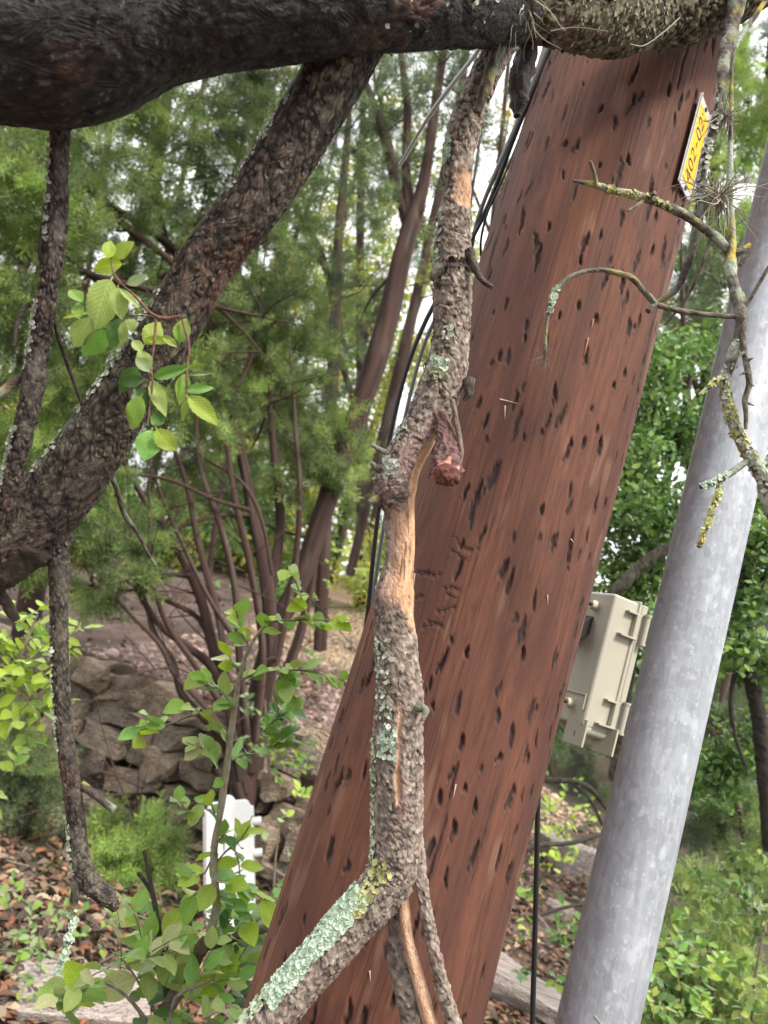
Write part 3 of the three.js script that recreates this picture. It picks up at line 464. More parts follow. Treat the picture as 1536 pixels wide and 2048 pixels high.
  const leftSide = (g, t) => { const f = g.userData.facing(t), a = g.userData.sample(t, f + 1.2).p.applyMatrix4(camera.matrixWorldInverse), b = g.userData.sample(t, f - 1.2).p.applyMatrix4(camera.matrixWorldInverse); return a.x < b.x ? f + 1.15 : f - 1.15; };
  for (const [a, b, n] of [[0.12, 0.34, 60], [0.46, 0.56, 55], [0.72, 0.9, 110]]) { const k = leftSide(hl, (a + b) / 2); lp('lichen_patch', lichenOn(hl, a, b, k - 0.5, k + 0.5, n, 0.0034, GREY, r), lichenMat, hb); }
  const small = (pts, base = tw, hi = th, spots = 0, name = 'twig') => lp(name, bough(pts, { around: 14, step: 0.004, bark: twiggy(base, hi, pts[0][0], spots) }));
  small([[96, 385, 0.82, 5], [88, 440, 0.82, 6], [82, 510, 0.82, 6], [92, 560, 0.83, 6]]);
  small([[72, 735, 0.84, 11], [40, 755, 0.84, 9], [0, 788, 0.83, 9], [-40, 810, 0.82, 9]], tw, th, 0.3);
  small([[72, 605, 0.83, 6], [50, 615, 0.83, 5], [35, 645, 0.83, 4.5], [27, 692, 0.83, 4]]);
  small([[106, 600, 0.84, 5], [112, 655, 0.85, 4.5], [132, 720, 0.87, 4], [150, 770, 0.89, 3.5], [166, 815, 0.9, 3]]);
  small([[215, 930, 0.95, 5], [232, 975, 0.96, 5], [250, 1030, 0.98, 5], [275, 1065, 0.99, 4], [295, 1105, 1.0, 3.5], [312, 1132, 1.0, 3]], tw, th, 0.2);
  // branch hanging from the crook of the diagonal limb
  const low = bough([[112, 1040, 0.935, 34], [117, 1120, 0.94, 20], [118, 1210, 0.95, 17], [119, 1300, 0.96, 17], [124, 1400, 0.97, 17], [132, 1490, 0.97, 17], [143, 1570, 0.98, 18], [153, 1650, 0.99, 17], [160, 1720, 0.99, 20], [180, 1765, 0.995, 20], [208, 1790, 1.0, 18], [232, 1815, 1.01, 11]], { around: 64, step: 0.0017, bark: plated(21, [0.022, 0.018, 0.016], [0.12, 0.095, 0.08], 0.0062, 0.0014, 0.15), endColor: [0.2, 0.08, 0.05] });
  const lb = lp('branch', low, barkMat, near, 'slender dark branch hanging at the lower left with a broken end'); lp('bark_flakes', flakesOn(low, 420, 0.0045, [[0.035, 0.028, 0.025], [0.15, 0.12, 0.1]], r, 0.6), flakeMat, lb).userData.kind = 'stuff';
  for (const [a, b, n] of [[0.22, 0.5, 70], [0.6, 0.75, 60]]) { const k = leftSide(low, (a + b) / 2); lp('lichen_patch', lichenOn(low, a, b, k - 0.4, k + 0.4, n, 0.003, [[0.4, 0.45, 0.32], [0.6, 0.64, 0.5]], r), lichenMat, lb); }
  small([[163, 1570, 0.985, 9], [185, 1585, 0.98, 8], [205, 1602, 0.975, 7.5], [228, 1620, 0.97, 7]], tw, th, 0.5, 'stub');
  const wisp = bough([[160, 1730, 0.99, 12], [150, 1790, 0.99, 9], [144, 1840, 0.99, 8], [135, 1890, 0.99, 7], [122, 1925, 0.99, 5], [108, 1945, 0.99, 4]], { around: 14, step: 0.003, bark: twiggy(tw, th, 5, 0.3) });
  const ws = lp('twig', wisp); const wf = wisp.userData.facing(0.5); lp('lichen_patch', lichenOn(wisp, 0.3, 0.95, wf - 1, wf + 1, 90, 0.0045, MINT, r), lichenMat, ws);

  // the dead branch in the middle
  const ctr = [[1045, 20, 0.955, 34], [1020, 60, 0.955, 33], [1000, 95, 0.955, 31], [970, 150, 0.955, 29], [943, 215, 0.955, 29], [929, 255, 0.955, 32], [917, 320, 0.955, 29], [916, 385, 0.955, 29], [909, 440, 0.955, 33], [906, 512, 0.955, 35], [905, 590, 0.955, 37], [902, 670, 0.955, 37], [890, 740, 0.955, 43], [868, 805, 0.955, 43], [838, 870, 0.955, 40], [806, 930, 0.95, 42], [795, 975, 0.95, 43], [802, 1030, 0.95, 31], [801, 1130, 0.95, 31], [791, 1200, 0.95, 41], [792, 1300, 0.95, 43], [799, 1400, 0.95, 48], [796, 1500, 0.95, 51], [795, 1600, 0.95, 51], [794, 1690, 0.95, 50], [785, 1745, 0.95, 50], [755, 1790, 0.945, 48], [700, 1850, 0.94, 44], [640, 1920, 0.93, 43], [575, 1995, 0.92, 44], [500, 2090, 0.91, 46], [420, 2190, 0.9, 46]];
  const T = (py) => { for (let i = 0; i + 1 < ctr.length; i++) if (py <= ctr[i + 1][1]) return (i + (py - ctr[i][1]) / (ctr[i + 1][1] - ctr[i][1])) / (ctr.length - 1); return 1; };
  const rightward = V(1, 0.1, 0.25).normalize();
  const t8 = T(850), t9 = T(1005), t10 = T(1025), t11 = T(1190), t12 = T(1290), ta = T(345), tb = T(425), tc = T(1390), td = T(1570);
  const bare = (t, d, s) => {
    const n = 0.5 * noise(d.x * 3 + s * 60, d.y * 3, d.z * 3), rt = d.dot(rightward), w1 = smooth(t10 - 0.012, t10 + 0.008, t + 0.012 * n) * (1 - smooth(t11 - 0.006, t11 + 0.012, t + 0.012 * n)) * smooth(-0.8, -0.5, rt + 0.15 * n);
    const w2 = smooth(t8 - 0.01, t8 + 0.01, t + 0.01 * n) * (1 - smooth(t10, t10 + 0.02, t)) * smooth(0.62, 0.75, rt + 0.1 * n), w3 = smooth(t11 - 0.01, t11, t) * (1 - smooth(t12 - 0.02, t12, t)) * smooth(0.3 + (t - t11) * 20, 0.5 + (t - t11) * 20, rt + 0.2 * n);
    const w4 = smooth(ta, ta + 0.01, t + 0.008 * n) * (1 - smooth(tb - 0.01, tb, t + 0.008 * n)) * smooth(-0.25, 0.05, rt + 0.3 * n) * 0.75, w5 = smooth(tc, tc + 0.01, t) * (1 - smooth(td, td + 0.01, t)) * (1 - smooth(0.05, 0.12, Math.abs(rt - 0.22 + 0.12 * n)));
    return Math.max(w1, w2, w3, w4, w5);
  };
  bare.side = rightward;
  const cg = bough(ctr, { around: 130, step: 0.0016, bark: flaky(2, bare) });
  const dead = lp('dead_branch', cg, barkMat, near, 'dead branch with flaking bark, bare orange wood and lichen hanging before the utility pole');
  const keep = (g, test) => { const s = g.userData.sample; return { userData: { sample: (_, a) => { for (let i = 0; i < 40; i++) { const t = r(), q = s(t, a); if (test(t, q.n)) return q; } return s(0.3, a); } } }; };
  lp('bark_flakes', flakesOn(keep(cg, (t, n) => bare(t, n, 0) < 0.2), 1000, 0.0072, [[0.09, 0.07, 0.062], [0.36, 0.29, 0.25]], r, 0.55), flakeMat, dead).userData.kind = 'stuff';
  lp('bark_flakes', flakesOn(keep(cg, (t, n) => ((t > T(895) && t < T(1015)) || (t > T(540) && t < T(600))) && n.dot(rightward) < -0.35), 190, 0.0068, [[0.035, 0.027, 0.025], [0.2, 0.16, 0.13]], r, 1.2), flakeMat, dead).userData.kind = 'stuff';
  const fc = (py) => cg.userData.facing(T(py)), lich = (y0, y1, a0, a1, n, s, tones) => lp('lichen_patch', lichenOn(cg, T(y0), T(y1), fc((y0 + y1) / 2) + a0, fc((y0 + y1) / 2) + a1, n, s, tones, r), lichenMat, dead);
  const sg = (() => { const f = fc(1400), a = cg.userData.sample(T(1400), f + 1).p.applyMatrix4(camera.matrixWorldInverse), b = cg.userData.sample(T(1400), f - 1).p.applyMatrix4(camera.matrixWorldInverse); return a.x < b.x ? 1 : -1; })();   // +1: larger angles lie to the left
  const L = (y0, y1, a, half, n, s, tones) => lich(y0, y1, Math.min(sg * a - half, sg * a + half), Math.max(sg * a - half, sg * a + half), n, s, tones);
  L(728, 752, 0.35, 0.5, 70, 0.0045, MINT); L(285, 330, 1.1, 0.5, 60, 0.0045, MINT); L(430, 500, 1.1, 0.4, 50, 0.004, GREY); L(505, 560, 1.2, 0.4, 50, 0.004, MINT); L(745, 775, 0.5, 0.5, 40, 0.004, [[0.25, 0.26, 0.16], [0.4, 0.4, 0.26]]);
  L(660, 690, 0.2, 0.25, 20, 0.0035, [[0.4, 0.43, 0.36], [0.5, 0.55, 0.45]]); L(860, 900, 1.1, 0.3, 40, 0.004, GREY); L(930, 960, 0.6, 0.6, 50, 0.0045, GREY); L(1270, 1440, 0.75, 0.5, 90, 0.0034, [[0.5, 0.58, 0.45], [0.62, 0.7, 0.58]]);
  L(1440, 1500, 0.45, 0.4, 60, 0.004, MINT); L(1470, 1720, 1.25, 0.3, 150, 0.0036, [[0.4, 0.5, 0.34], [0.6, 0.66, 0.5]]); L(1700, 1790, 0.5, 0.5, 50, 0.0045, YEL);
  L(1800, 2010, 0.72, 0.72, 1500, 0.0046, [[0.38, 0.50, 0.39], [0.50, 0.60, 0.47]]); L(1790, 1830, 0.3, 0.35, 60, 0.005, YEL); L(2000, 2100, 1.0, 0.4, 80, 0.005, [[0.4, 0.5, 0.35], [0.55, 0.6, 0.42]]);
  // other legs of the fork and stubs
  const leg = bough([[812, 1640, 0.952, 30], [828, 1700, 0.95, 22], [842, 1760, 0.945, 13], [852, 1820, 0.94, 12], [866, 1890, 0.935, 13], [884, 1970, 0.93, 14], [905, 2040, 0.925, 15], [940, 2140, 0.92, 16]], { around: 40, step: 0.0025, bark: flaky(6) });
  lp('branch_leg', leg, barkMat, dead); lp('bark_flakes', flakesOn(leg, 200, 0.004, [[0.05, 0.038, 0.033], [0.26, 0.2, 0.16]], r, 0.6), flakeMat, dead).userData.kind = 'stuff';
  const bareLeg = bough([[790, 1745, 0.955, 26], [806, 1810, 0.95, 17], [816, 1880, 0.945, 16], [834, 1950, 0.94, 17], [850, 2010, 0.935, 18], [872, 2090, 0.93, 19]], { around: 36, step: 0.003, bark: flaky(8, () => 1) });
  lp('bare_leg', bareLeg, barkMat, dead, 'bare orange wood of a stripped branch leg');
  lp('branch_leg', bough([[778, 1770, 0.97, 22], [790, 1850, 0.965, 15], [800, 1930, 0.96, 22], [818, 1990, 0.955, 28], [835, 2090, 0.95, 30]], { around: 36, step: 0.003, bark: flaky(13) }), barkMat, dead);
  const stub = bough([[868, 815, 0.945, 20], [884, 845, 0.932, 15], [893, 880, 0.92, 21], [895, 915, 0.908, 28], [893, 940, 0.893, 31], [892, 950, 0.884, 27]], { around: 56, step: 0.0018, endColor: [0.42, 0.17, 0.14], bark: (a, s, rad, t) => { const n = fbm(Math.cos(a) * 5, s * 120, Math.sin(a) * 5, 3), p = smooth(0.86, 0.97, t + 0.25 * n); const c = mixc(mixc([0.06, 0.035, 0.033], [0.2, 0.11, 0.1], clamp(0.5 + n)), mixc([0.34, 0.12, 0.10], [0.55, 0.27, 0.21], clamp(0.5 + n)), p); return [rad * (0.3 * n + 0.12 * noise(a * 4, s * 400)) * (1 - 0.7 * smooth(0.8, 1, t)), ...c]; } });
  { const g = new THREE.SphereGeometry(1, 28, 20), q = g.attributes.position, col = []; for (let k = 0; k < q.count; k++) { const n = fbm(q.getX(k) * 2.6, q.getY(k) * 2.6, q.getZ(k) * 2.6, 4), m = fbm(q.getX(k) * 7, q.getY(k) * 3 + 5, q.getZ(k) * 7, 3), f = 1 + 0.45 * n + 0.2 * m; q.setXYZ(k, q.getX(k) * f, q.getY(k) * f, q.getZ(k) * f); col.push(...mixc(mixc([0.2, 0.055, 0.05], [0.5, 0.24, 0.19], clamp(0.5 + 1.2 * m)), [0.07, 0.04, 0.036], smooth(0.1, 0.35, n))); } g.setAttribute('color', new THREE.Float32BufferAttribute(col, 3)); g.computeVertexNormals(); g.scale(0.0155, 0.0125, 0.008); g.lookAt(camera.position.clone().sub(at(893, 950, 0.885)).add(V(0, -0.35, 0))); const c = at(893, 950, 0.885); g.translate(c.x, c.y, c.z); lp('torn_face', g, barkMat, dead, 'pinkish torn end of a broken side stub'); }
  lp('broken_stub', stub, barkMat, dead, 'broken side stub with a pinkish torn end');
  for (let i = 0; i < 46; i++) {          // torn fibres along the edges of the bare wood
    const t = i < 20 ? lerp(T(845), T(1010), r()) : lerp(T(1010), T(1215), r()), q = cg.userData.sample(t, cg.userData.facing(t, sg * rr(-1.3, 1.3, r))); if (bare(t, q.n, 0) < 0.3) continue;
    const g = new THREE.ConeGeometry(rr(0.0006, 0.0014, r), rr(0.012, 0.035, r), 5); g.applyQuaternion(new THREE.Quaternion().setFromUnitVectors(V(0, 1, 0), q.t.clone().multiplyScalar(r() < 0.5 ? 1 : -1).addScaledVector(q.n, rr(0, 0.14, r)).normalize())); g.translate(...q.p.clone().addScaledVector(q.n, -0.0018).toArray());
    lp('wood_fibre', g, i % 3 ? std([0.5, 0.36, 0.27], 0.9) : std([0.3, 0.17, 0.12], 0.9), dead);
  }
  lp('split_wood', bough([[905, 800, 0.92, 5], [914, 850, 0.912, 6], [922, 900, 0.905, 5], [920, 935, 0.9, 3]], { around: 12, step: 0.003, bark: twiggy([0.1, 0.07, 0.06], [0.25, 0.18, 0.14], 2) }), barkMat, dead);
  for (const pts of [[[938, 500, 0.94, 11], [950, 535, 0.935, 9], [966, 562, 0.93, 6], [985, 575, 0.925, 5]], [[775, 955, 0.945, 9], [755, 938, 0.935, 6], [742, 925, 0.93, 4]], [[780, 985, 0.945, 12], [752, 998, 0.935, 8], [736, 1004, 0.93, 5]], [[785, 912, 0.945, 7], [762, 900, 0.94, 4.5], [742, 889, 0.935, 3]], [[775, 935, 0.945, 7], [756, 952, 0.94, 5], [744, 960, 0.935, 3]], [[835, 1415, 0.925, 9], [852, 1420, 0.915, 7], [845, 1440, 0.91, 4]], [[935, 760, 0.945, 14], [938, 785, 0.94, 9], [928, 800, 0.94, 4]], [[880, 535, 0.935, 12], [868, 548, 0.93, 9], [864, 560, 0.93, 5]], [[1006, 75, 0.925, 13], [985, 130, 0.923, 12], [968, 185, 0.922, 11], [955, 225, 0.924, 8]]])
    lp('stub', bough(pts, { around: 14, step: 0.003, bark: twiggy([0.02, 0.016, 0.015], [0.13, 0.1, 0.085], pts[0][1], 0.35) }), barkMat, dead);
  // peeled curls of bark on the stub and below the limb
  lp('hanging_bark', bough([[1062, 70, 1.02, 18], [1052, 110, 1.02, 22], [1040, 160, 1.02, 25], [1038, 200, 1.02, 20], [1034, 232, 1.02, 8]], { around: 30, step: 0.003, bark: (a, s, rad, t) => { const n = fbm(Math.cos(a) * 3, s * 60, Math.sin(a) * 3, 4); return [rad * (0.5 * n - 0.25 * Math.cos(2 * a)), ...mixc([0.018, 0.014, 0.014], [0.07, 0.06, 0.052], clamp(0.4 + n))]; } }), wetBarkMat, near, 'dark strip of loose bark hanging below the limb');
  lp('stub', bough([[1095, 55, 1.0, 12], [1098, 90, 1.0, 11]], { around: 12, step: 0.003, bark: twiggy([0.018, 0.014, 0.014], [0.06, 0.05, 0.045], 4) }));

  // lichened twigs at the right
  const gb = [0.05, 0.042, 0.035], gh = [0.24, 0.22, 0.18];
  const hang = bough([[1478, -20, 1.22, 17], [1462, 60, 1.18, 14], [1448, 120, 1.12, 12], [1443, 175, 1.05, 8], [1432, 250, 1.05, 9], [1408, 320, 1.05, 9], [1400, 400, 1.05, 8], [1395, 450, 1.05, 9], [1378, 520, 1.06, 8], [1355, 575, 1.07, 7], [1312, 608, 1.08, 5]], { around: 24, step: 0.003, bark: twiggy([0.025, 0.02, 0.02], [0.13, 0.11, 0.095], 8, 0.35) });
  const hg = lp('branch', hang, barkMat, near, 'dark crooked branch hanging beside the pole tag'); const hf = hang.userData.facing(0.4); lp('lichen_patch', lichenOn(hang, 0.3, 0.6, hf - 1, hf + 1, 60, 0.0045, GREY, r), lichenMat, hg);
  const vert = bough([[1560, -40, 1.08, 6], [1512, 30, 1.07, 5], [1470, 100, 1.06, 4], [1462, 240, 1.05, 4], [1460, 380, 1.04, 5.5], [1463, 480, 1.03, 8], [1462, 540, 1.02, 9.5], [1472, 590, 1.01, 12], [1484, 632, 1.0, 12], [1474, 680, 1.0, 11], [1458, 740, 1.0, 10], [1450, 765, 1.0, 10], [1455, 800, 1.0, 10], [1466, 840, 1.0, 11], [1482, 880, 1.0, 12], [1500, 912, 1.0, 12], [1522, 950, 1.0, 13], [1540, 1010, 1.0, 14], [1570, 1090, 1.0, 14]], { around: 24, step: 0.003, bark: twiggy(gb, gh, 5, 0.9) });
  const vb = lp('branch', vert, barkMat, near, 'crooked lichen covered twig hanging before the steel pole'); lp('lichen_patch', lichenOn(vert, 0.5, 1, vert.userData.facing(0.75) - 1.4, vert.userData.facing(0.75) + 1.4, 150, 0.004, GREY, r), lichenMat, vb); lp('lichen_patch', lichenOn(vert, 0.62, 0.8, vert.userData.facing(0.7) - 1.3, vert.userData.facing(0.7) + 1.3, 70, 0.0038, YEL, r), lichenMat, vb);
  const tw2 = (pts, spots, n = 0, tones = MINT, t0 = 0, t1 = 1) => { const g = bough(pts, { around: 14, step: 0.0028, bark: twiggy(gb, gh, pts[0][0], spots) }), o = lp('twig', g); if (n) { const f = g.userData.facing((t0 + t1) / 2); lp('lichen_patch', lichenOn(g, t0, t1, f - 1.2, f + 1.2, n, 0.0032, tones, r), lichenMat, o); } return o; };
  tw2([[1146, 361, 0.98, 3.5], [1195, 371, 0.985, 6], [1225, 381, 0.99, 7], [1280, 393, 1.0, 8], [1340, 415, 1.01, 9], [1385, 440, 1.02, 9], [1425, 470, 1.03, 9], [1470, 505, 1.03, 9], [1500, 490, 1.03, 6]], 0.75, 70, YEL, 0.2, 0.5);
  tw2([[1193, 372, 0.98, 4], [1188, 345, 0.975, 4], [1180, 322, 0.97, 3.5]], 0.4); tw2([[1290, 398, 1.0, 3.5], [1275, 410, 0.99, 3], [1256, 422, 0.985, 2.5]], 0.1); tw2([[1300, 392, 1.0, 5], [1310, 385, 0.99, 4]], 0.3);
  tw2([[1484, 634, 1.0, 5], [1440, 632, 1.0, 5], [1390, 626, 1.0, 5.5], [1340, 618, 1.0, 5.5], [1312, 610, 1.0, 6], [1296, 622, 0.995, 6]], 0.05);
  tw2([[1312, 608, 1.0, 5.5], [1290, 585, 0.995, 6], [1265, 557, 0.99, 6], [1235, 546, 0.985, 5.5], [1205, 540, 0.98, 5], [1170, 543, 0.975, 4.5], [1135, 557, 0.97, 4.5], [1112, 580, 0.97, 4.5], [1102, 610, 0.97, 4.5], [1095, 640, 0.97, 3.5], [1092, 670, 0.97, 3], [1090, 705, 0.97, 3.5]], 0.3, 60, MINT, 0.6, 0.78);
  tw2([[1488, 640, 0.995, 5], [1487, 690, 0.99, 6], [1497, 750, 0.985, 6.5], [1498, 770, 0.985, 6], [1490, 800, 0.985, 5.5], [1492, 830, 0.985, 4.5], [1491, 858, 0.985, 3.5]], 0); for (const [x, y, u, v] of [[1488, 705, 1474, 716], [1497, 720, 1506, 716], [1496, 765, 1508, 772], [1492, 805, 1508, 811], [1490, 745, 1480, 750]]) tw2([[x, y, 0.985, 3.5], [u, v, 0.98, 1.2]], 0);
  tw2([[1488, 618, 1.0, 5], [1505, 590, 0.995, 4], [1525, 555, 0.99, 4], [1560, 500, 0.98, 4]], 0); tw2([[1500, 500, 1.02, 6], [1480, 530, 1.02, 5]], 0);
  tw2([[1496, 920, 0.998, 6], [1470, 940, 0.995, 6.5], [1448, 955, 0.99, 7], [1425, 966, 0.985, 7], [1402, 974, 0.98, 5]], 0.5, 50, MINT, 0.4, 1); tw2([[1440, 962, 0.99, 5], [1436, 985, 0.985, 5.5], [1428, 1010, 0.98, 5.5], [1416, 1045, 0.975, 6], [1397, 1094, 0.97, 6]], 0.9, 70, YEL, 0.2, 1);
  tw2([[1450, 750, 1.0, 6], [1425, 768, 0.995, 5], [1398, 790, 0.99, 3]], 0.9, 30, YEL, 0, 1);
  tw2([[1420, 480, 1.03, 4], [1400, 540, 1.04, 4], [1370, 600, 1.06, 3.5], [1330, 650, 1.08, 2.5]], 0);

  // leafy sprig before the diagonal limb
  const SP = 0.83, sp = (pts) => { const o = lp('leafy_twig', bough(pts.map((p) => [p[0], p[1], SP, p[2]]), { around: 8, step: 0.006, bark: twiggy([0.12, 0.06, 0.05], [0.28, 0.16, 0.11], 6) })); return o; };
  const sprig = sp([[362, 632, 3], [335, 637, 4.5], [310, 632, 3.5], [290, 615, 3], [268, 590, 2.6], [245, 570, 2.2], [228, 548, 1.8]]);
  sp([[330, 637, 3], [300, 632, 2], [262, 631, 1.8]]); sp([[240, 570, 2], [225, 540, 1.6], [222, 515, 1.5]]); sp([[312, 640, 3], [308, 690, 2.6], [302, 730, 2.4], [305, 770, 2.2], [300, 810, 2], [295, 850, 2]]); sp([[365, 640, 3], [378, 690, 3], [374, 740, 2.5], [373, 795, 2]]); sp([[250, 640, 1.6], [215, 655, 1.6], [205, 660, 1.2]]);
  const eye = camera.position;
  const LV = [[247, 528, 183, 531, 34, 'lime'], [225, 515, 268, 485, 28, 'yellow'], [212, 518, 222, 477, 26, 'lime'], [224, 556, 178, 652, 64, 'pale'], [236, 572, 238, 640, 36, 'pale'], [165, 605, 137, 576, 26, 'mid'], [178, 626, 123, 634, 9, 'lime'], [184, 634, 142, 696, 44, 'pale'], [212, 652, 170, 722, 42, 'glossy'], [243, 636, 213, 690, 32, 'dark'], [250, 640, 240, 692, 20, 'pale'], [258, 637, 266, 664, 22, 'pale'], [252, 568, 298, 554, 22, 'grey'], [240, 578, 277, 614, 15, 'pale'], [160, 640, 150, 600, 22, 'mid'],
    [288, 690, 330, 643, 40, 'yellow'], [288, 678, 342, 686, 18, 'lime'], [358, 688, 370, 633, 34, 'mid'], [355, 695, 325, 668, 12, 'lime'], [283, 706, 266, 676, 18, 'pale'], [302, 745, 268, 712, 26, 'grey'], [278, 734, 230, 782, 36, 'dark'], [298, 745, 284, 695, 26, 'pale'], [304, 756, 380, 730, 24, 'glossy'], [303, 757, 326, 836, 30, 'pale'], [315, 765, 353, 813, 15, 'pale'], [268, 775, 296, 815, 36, 'deep'], [284, 790, 252, 855, 38, 'mid'], [375, 737, 416, 730, 9, 'mid'], [372, 750, 430, 744, 10, 'grey'], [373, 745, 352, 808, 30, 'mid'], [363, 779, 430, 777, 20, 'glossy'], [374, 792, 440, 845, 38, 'yellow'], [374, 798, 360, 842, 14, 'yellow'], [300, 832, 328, 850, 30, 'dark'], [304, 858, 292, 922, 50, 'glossy'], [312, 856, 348, 908, 42, 'yellow'], [290, 760, 240, 765, 26, 'dark']];
  LV.forEach(([bx, by, tx, ty, w, m], i) => {
    const d = SP + rr(-0.02, 0.015, r), b = at(bx, by, d), t = at(tx, ty, d + rr(-0.012, 0.012, r)), n = eye.clone().sub(b).normalize().add(V(rr(-0.25, 0.25, r), rr(0, 0.5, r), 0)).normalize(), len = Math.hypot(tx - bx, ty - by);
    leafAt(sprig, b, t, n, LEAF[m], leafGeos[i % 6], w / len / [0.5, 0.58, 0.66, 0.46, 0.6, 0.54][i % 6]).position.copy(b).sub(near.position);
  });
}
// ---------------------------------------------------------------- ball moss
function ballMoss(label, c, R0, n, tone, seed, down = 0.2) {
  const t = thing('ball_moss', label, 'ball moss', c), r = rng(seed), m = [std(tone, 0.95, { side: THREE.DoubleSide }), std(tone.map((v) => v * 0.6), 0.95, { side: THREE.DoubleSide })];
  for (let i = 0; i < n; i++) {
    const d = V(rr(-1, 1, r), rr(-1, 0.9, r) - down, rr(-1, 1, r)).normalize(), L = R0 * rr(0.6, 1.25, r), side = d.clone().cross(V(rr(-1, 1, r), rr(-1, 1, r), rr(-1, 1, r))).normalize(), pts = [];
    for (let k = 0; k <= 5; k++) { const u = k / 5; pts.push(d.clone().multiplyScalar(L * u).addScaledVector(side, L * 1.0 * u * u * rr(0.6, 1.2, r)).add(V(0, -L * 0.18 * u * u, 0))); }
    const g = new THREE.TubeGeometry(new THREE.CatmullRomCurve3(pts), 8, R0 * 0.024, 4), pos = g.attributes.position;
    for (let q = 0; q <= 8; q++) { const ctr = V(0, 0, 0); for (let k = 0; k < 4; k++) ctr.add(V(pos.getX(q * 5 + k), pos.getY(q * 5 + k), pos.getZ(q * 5 + k))); ctr.multiplyScalar(0.25); for (let k = 0; k < 5; k++) { const e = q * 5 + k, f = 1.2 - q * 0.13; pos.setXYZ(e, ctr.x + (pos.getX(e) - ctr.x) * f, ctr.y + (pos.getY(e) - ctr.y) * f, ctr.z + (pos.getZ(e) - ctr.z) * f); } }
    g.computeVertexNormals(); part('blade', g, m[r() < 0.75 ? 0 : 1], t);
  }
}
ballMoss('pale wiry ball moss tuft on the overhead limb above the dead branch', at(1050, -6, 0.88), 0.042, 60, [0.46, 0.45, 0.33], 1, 0.35);
ballMoss('grey ball moss tuft on the hanging twigs below the pole tag', at(1440, 395, 1.04), 0.046, 85, [0.42, 0.39, 0.32], 2, 0);
ballMoss('small grey ball moss tuft on the twigs right of the pole tag', at(1452, 232, 1.05), 0.035, 50, [0.42, 0.39, 0.33], 3, 0);
ballMoss('tiny grey moss tuft at the drooping tip of the arched twig', at(1089, 712, 0.97), 0.016, 34, [0.2, 0.19, 0.16], 4, 0.4);
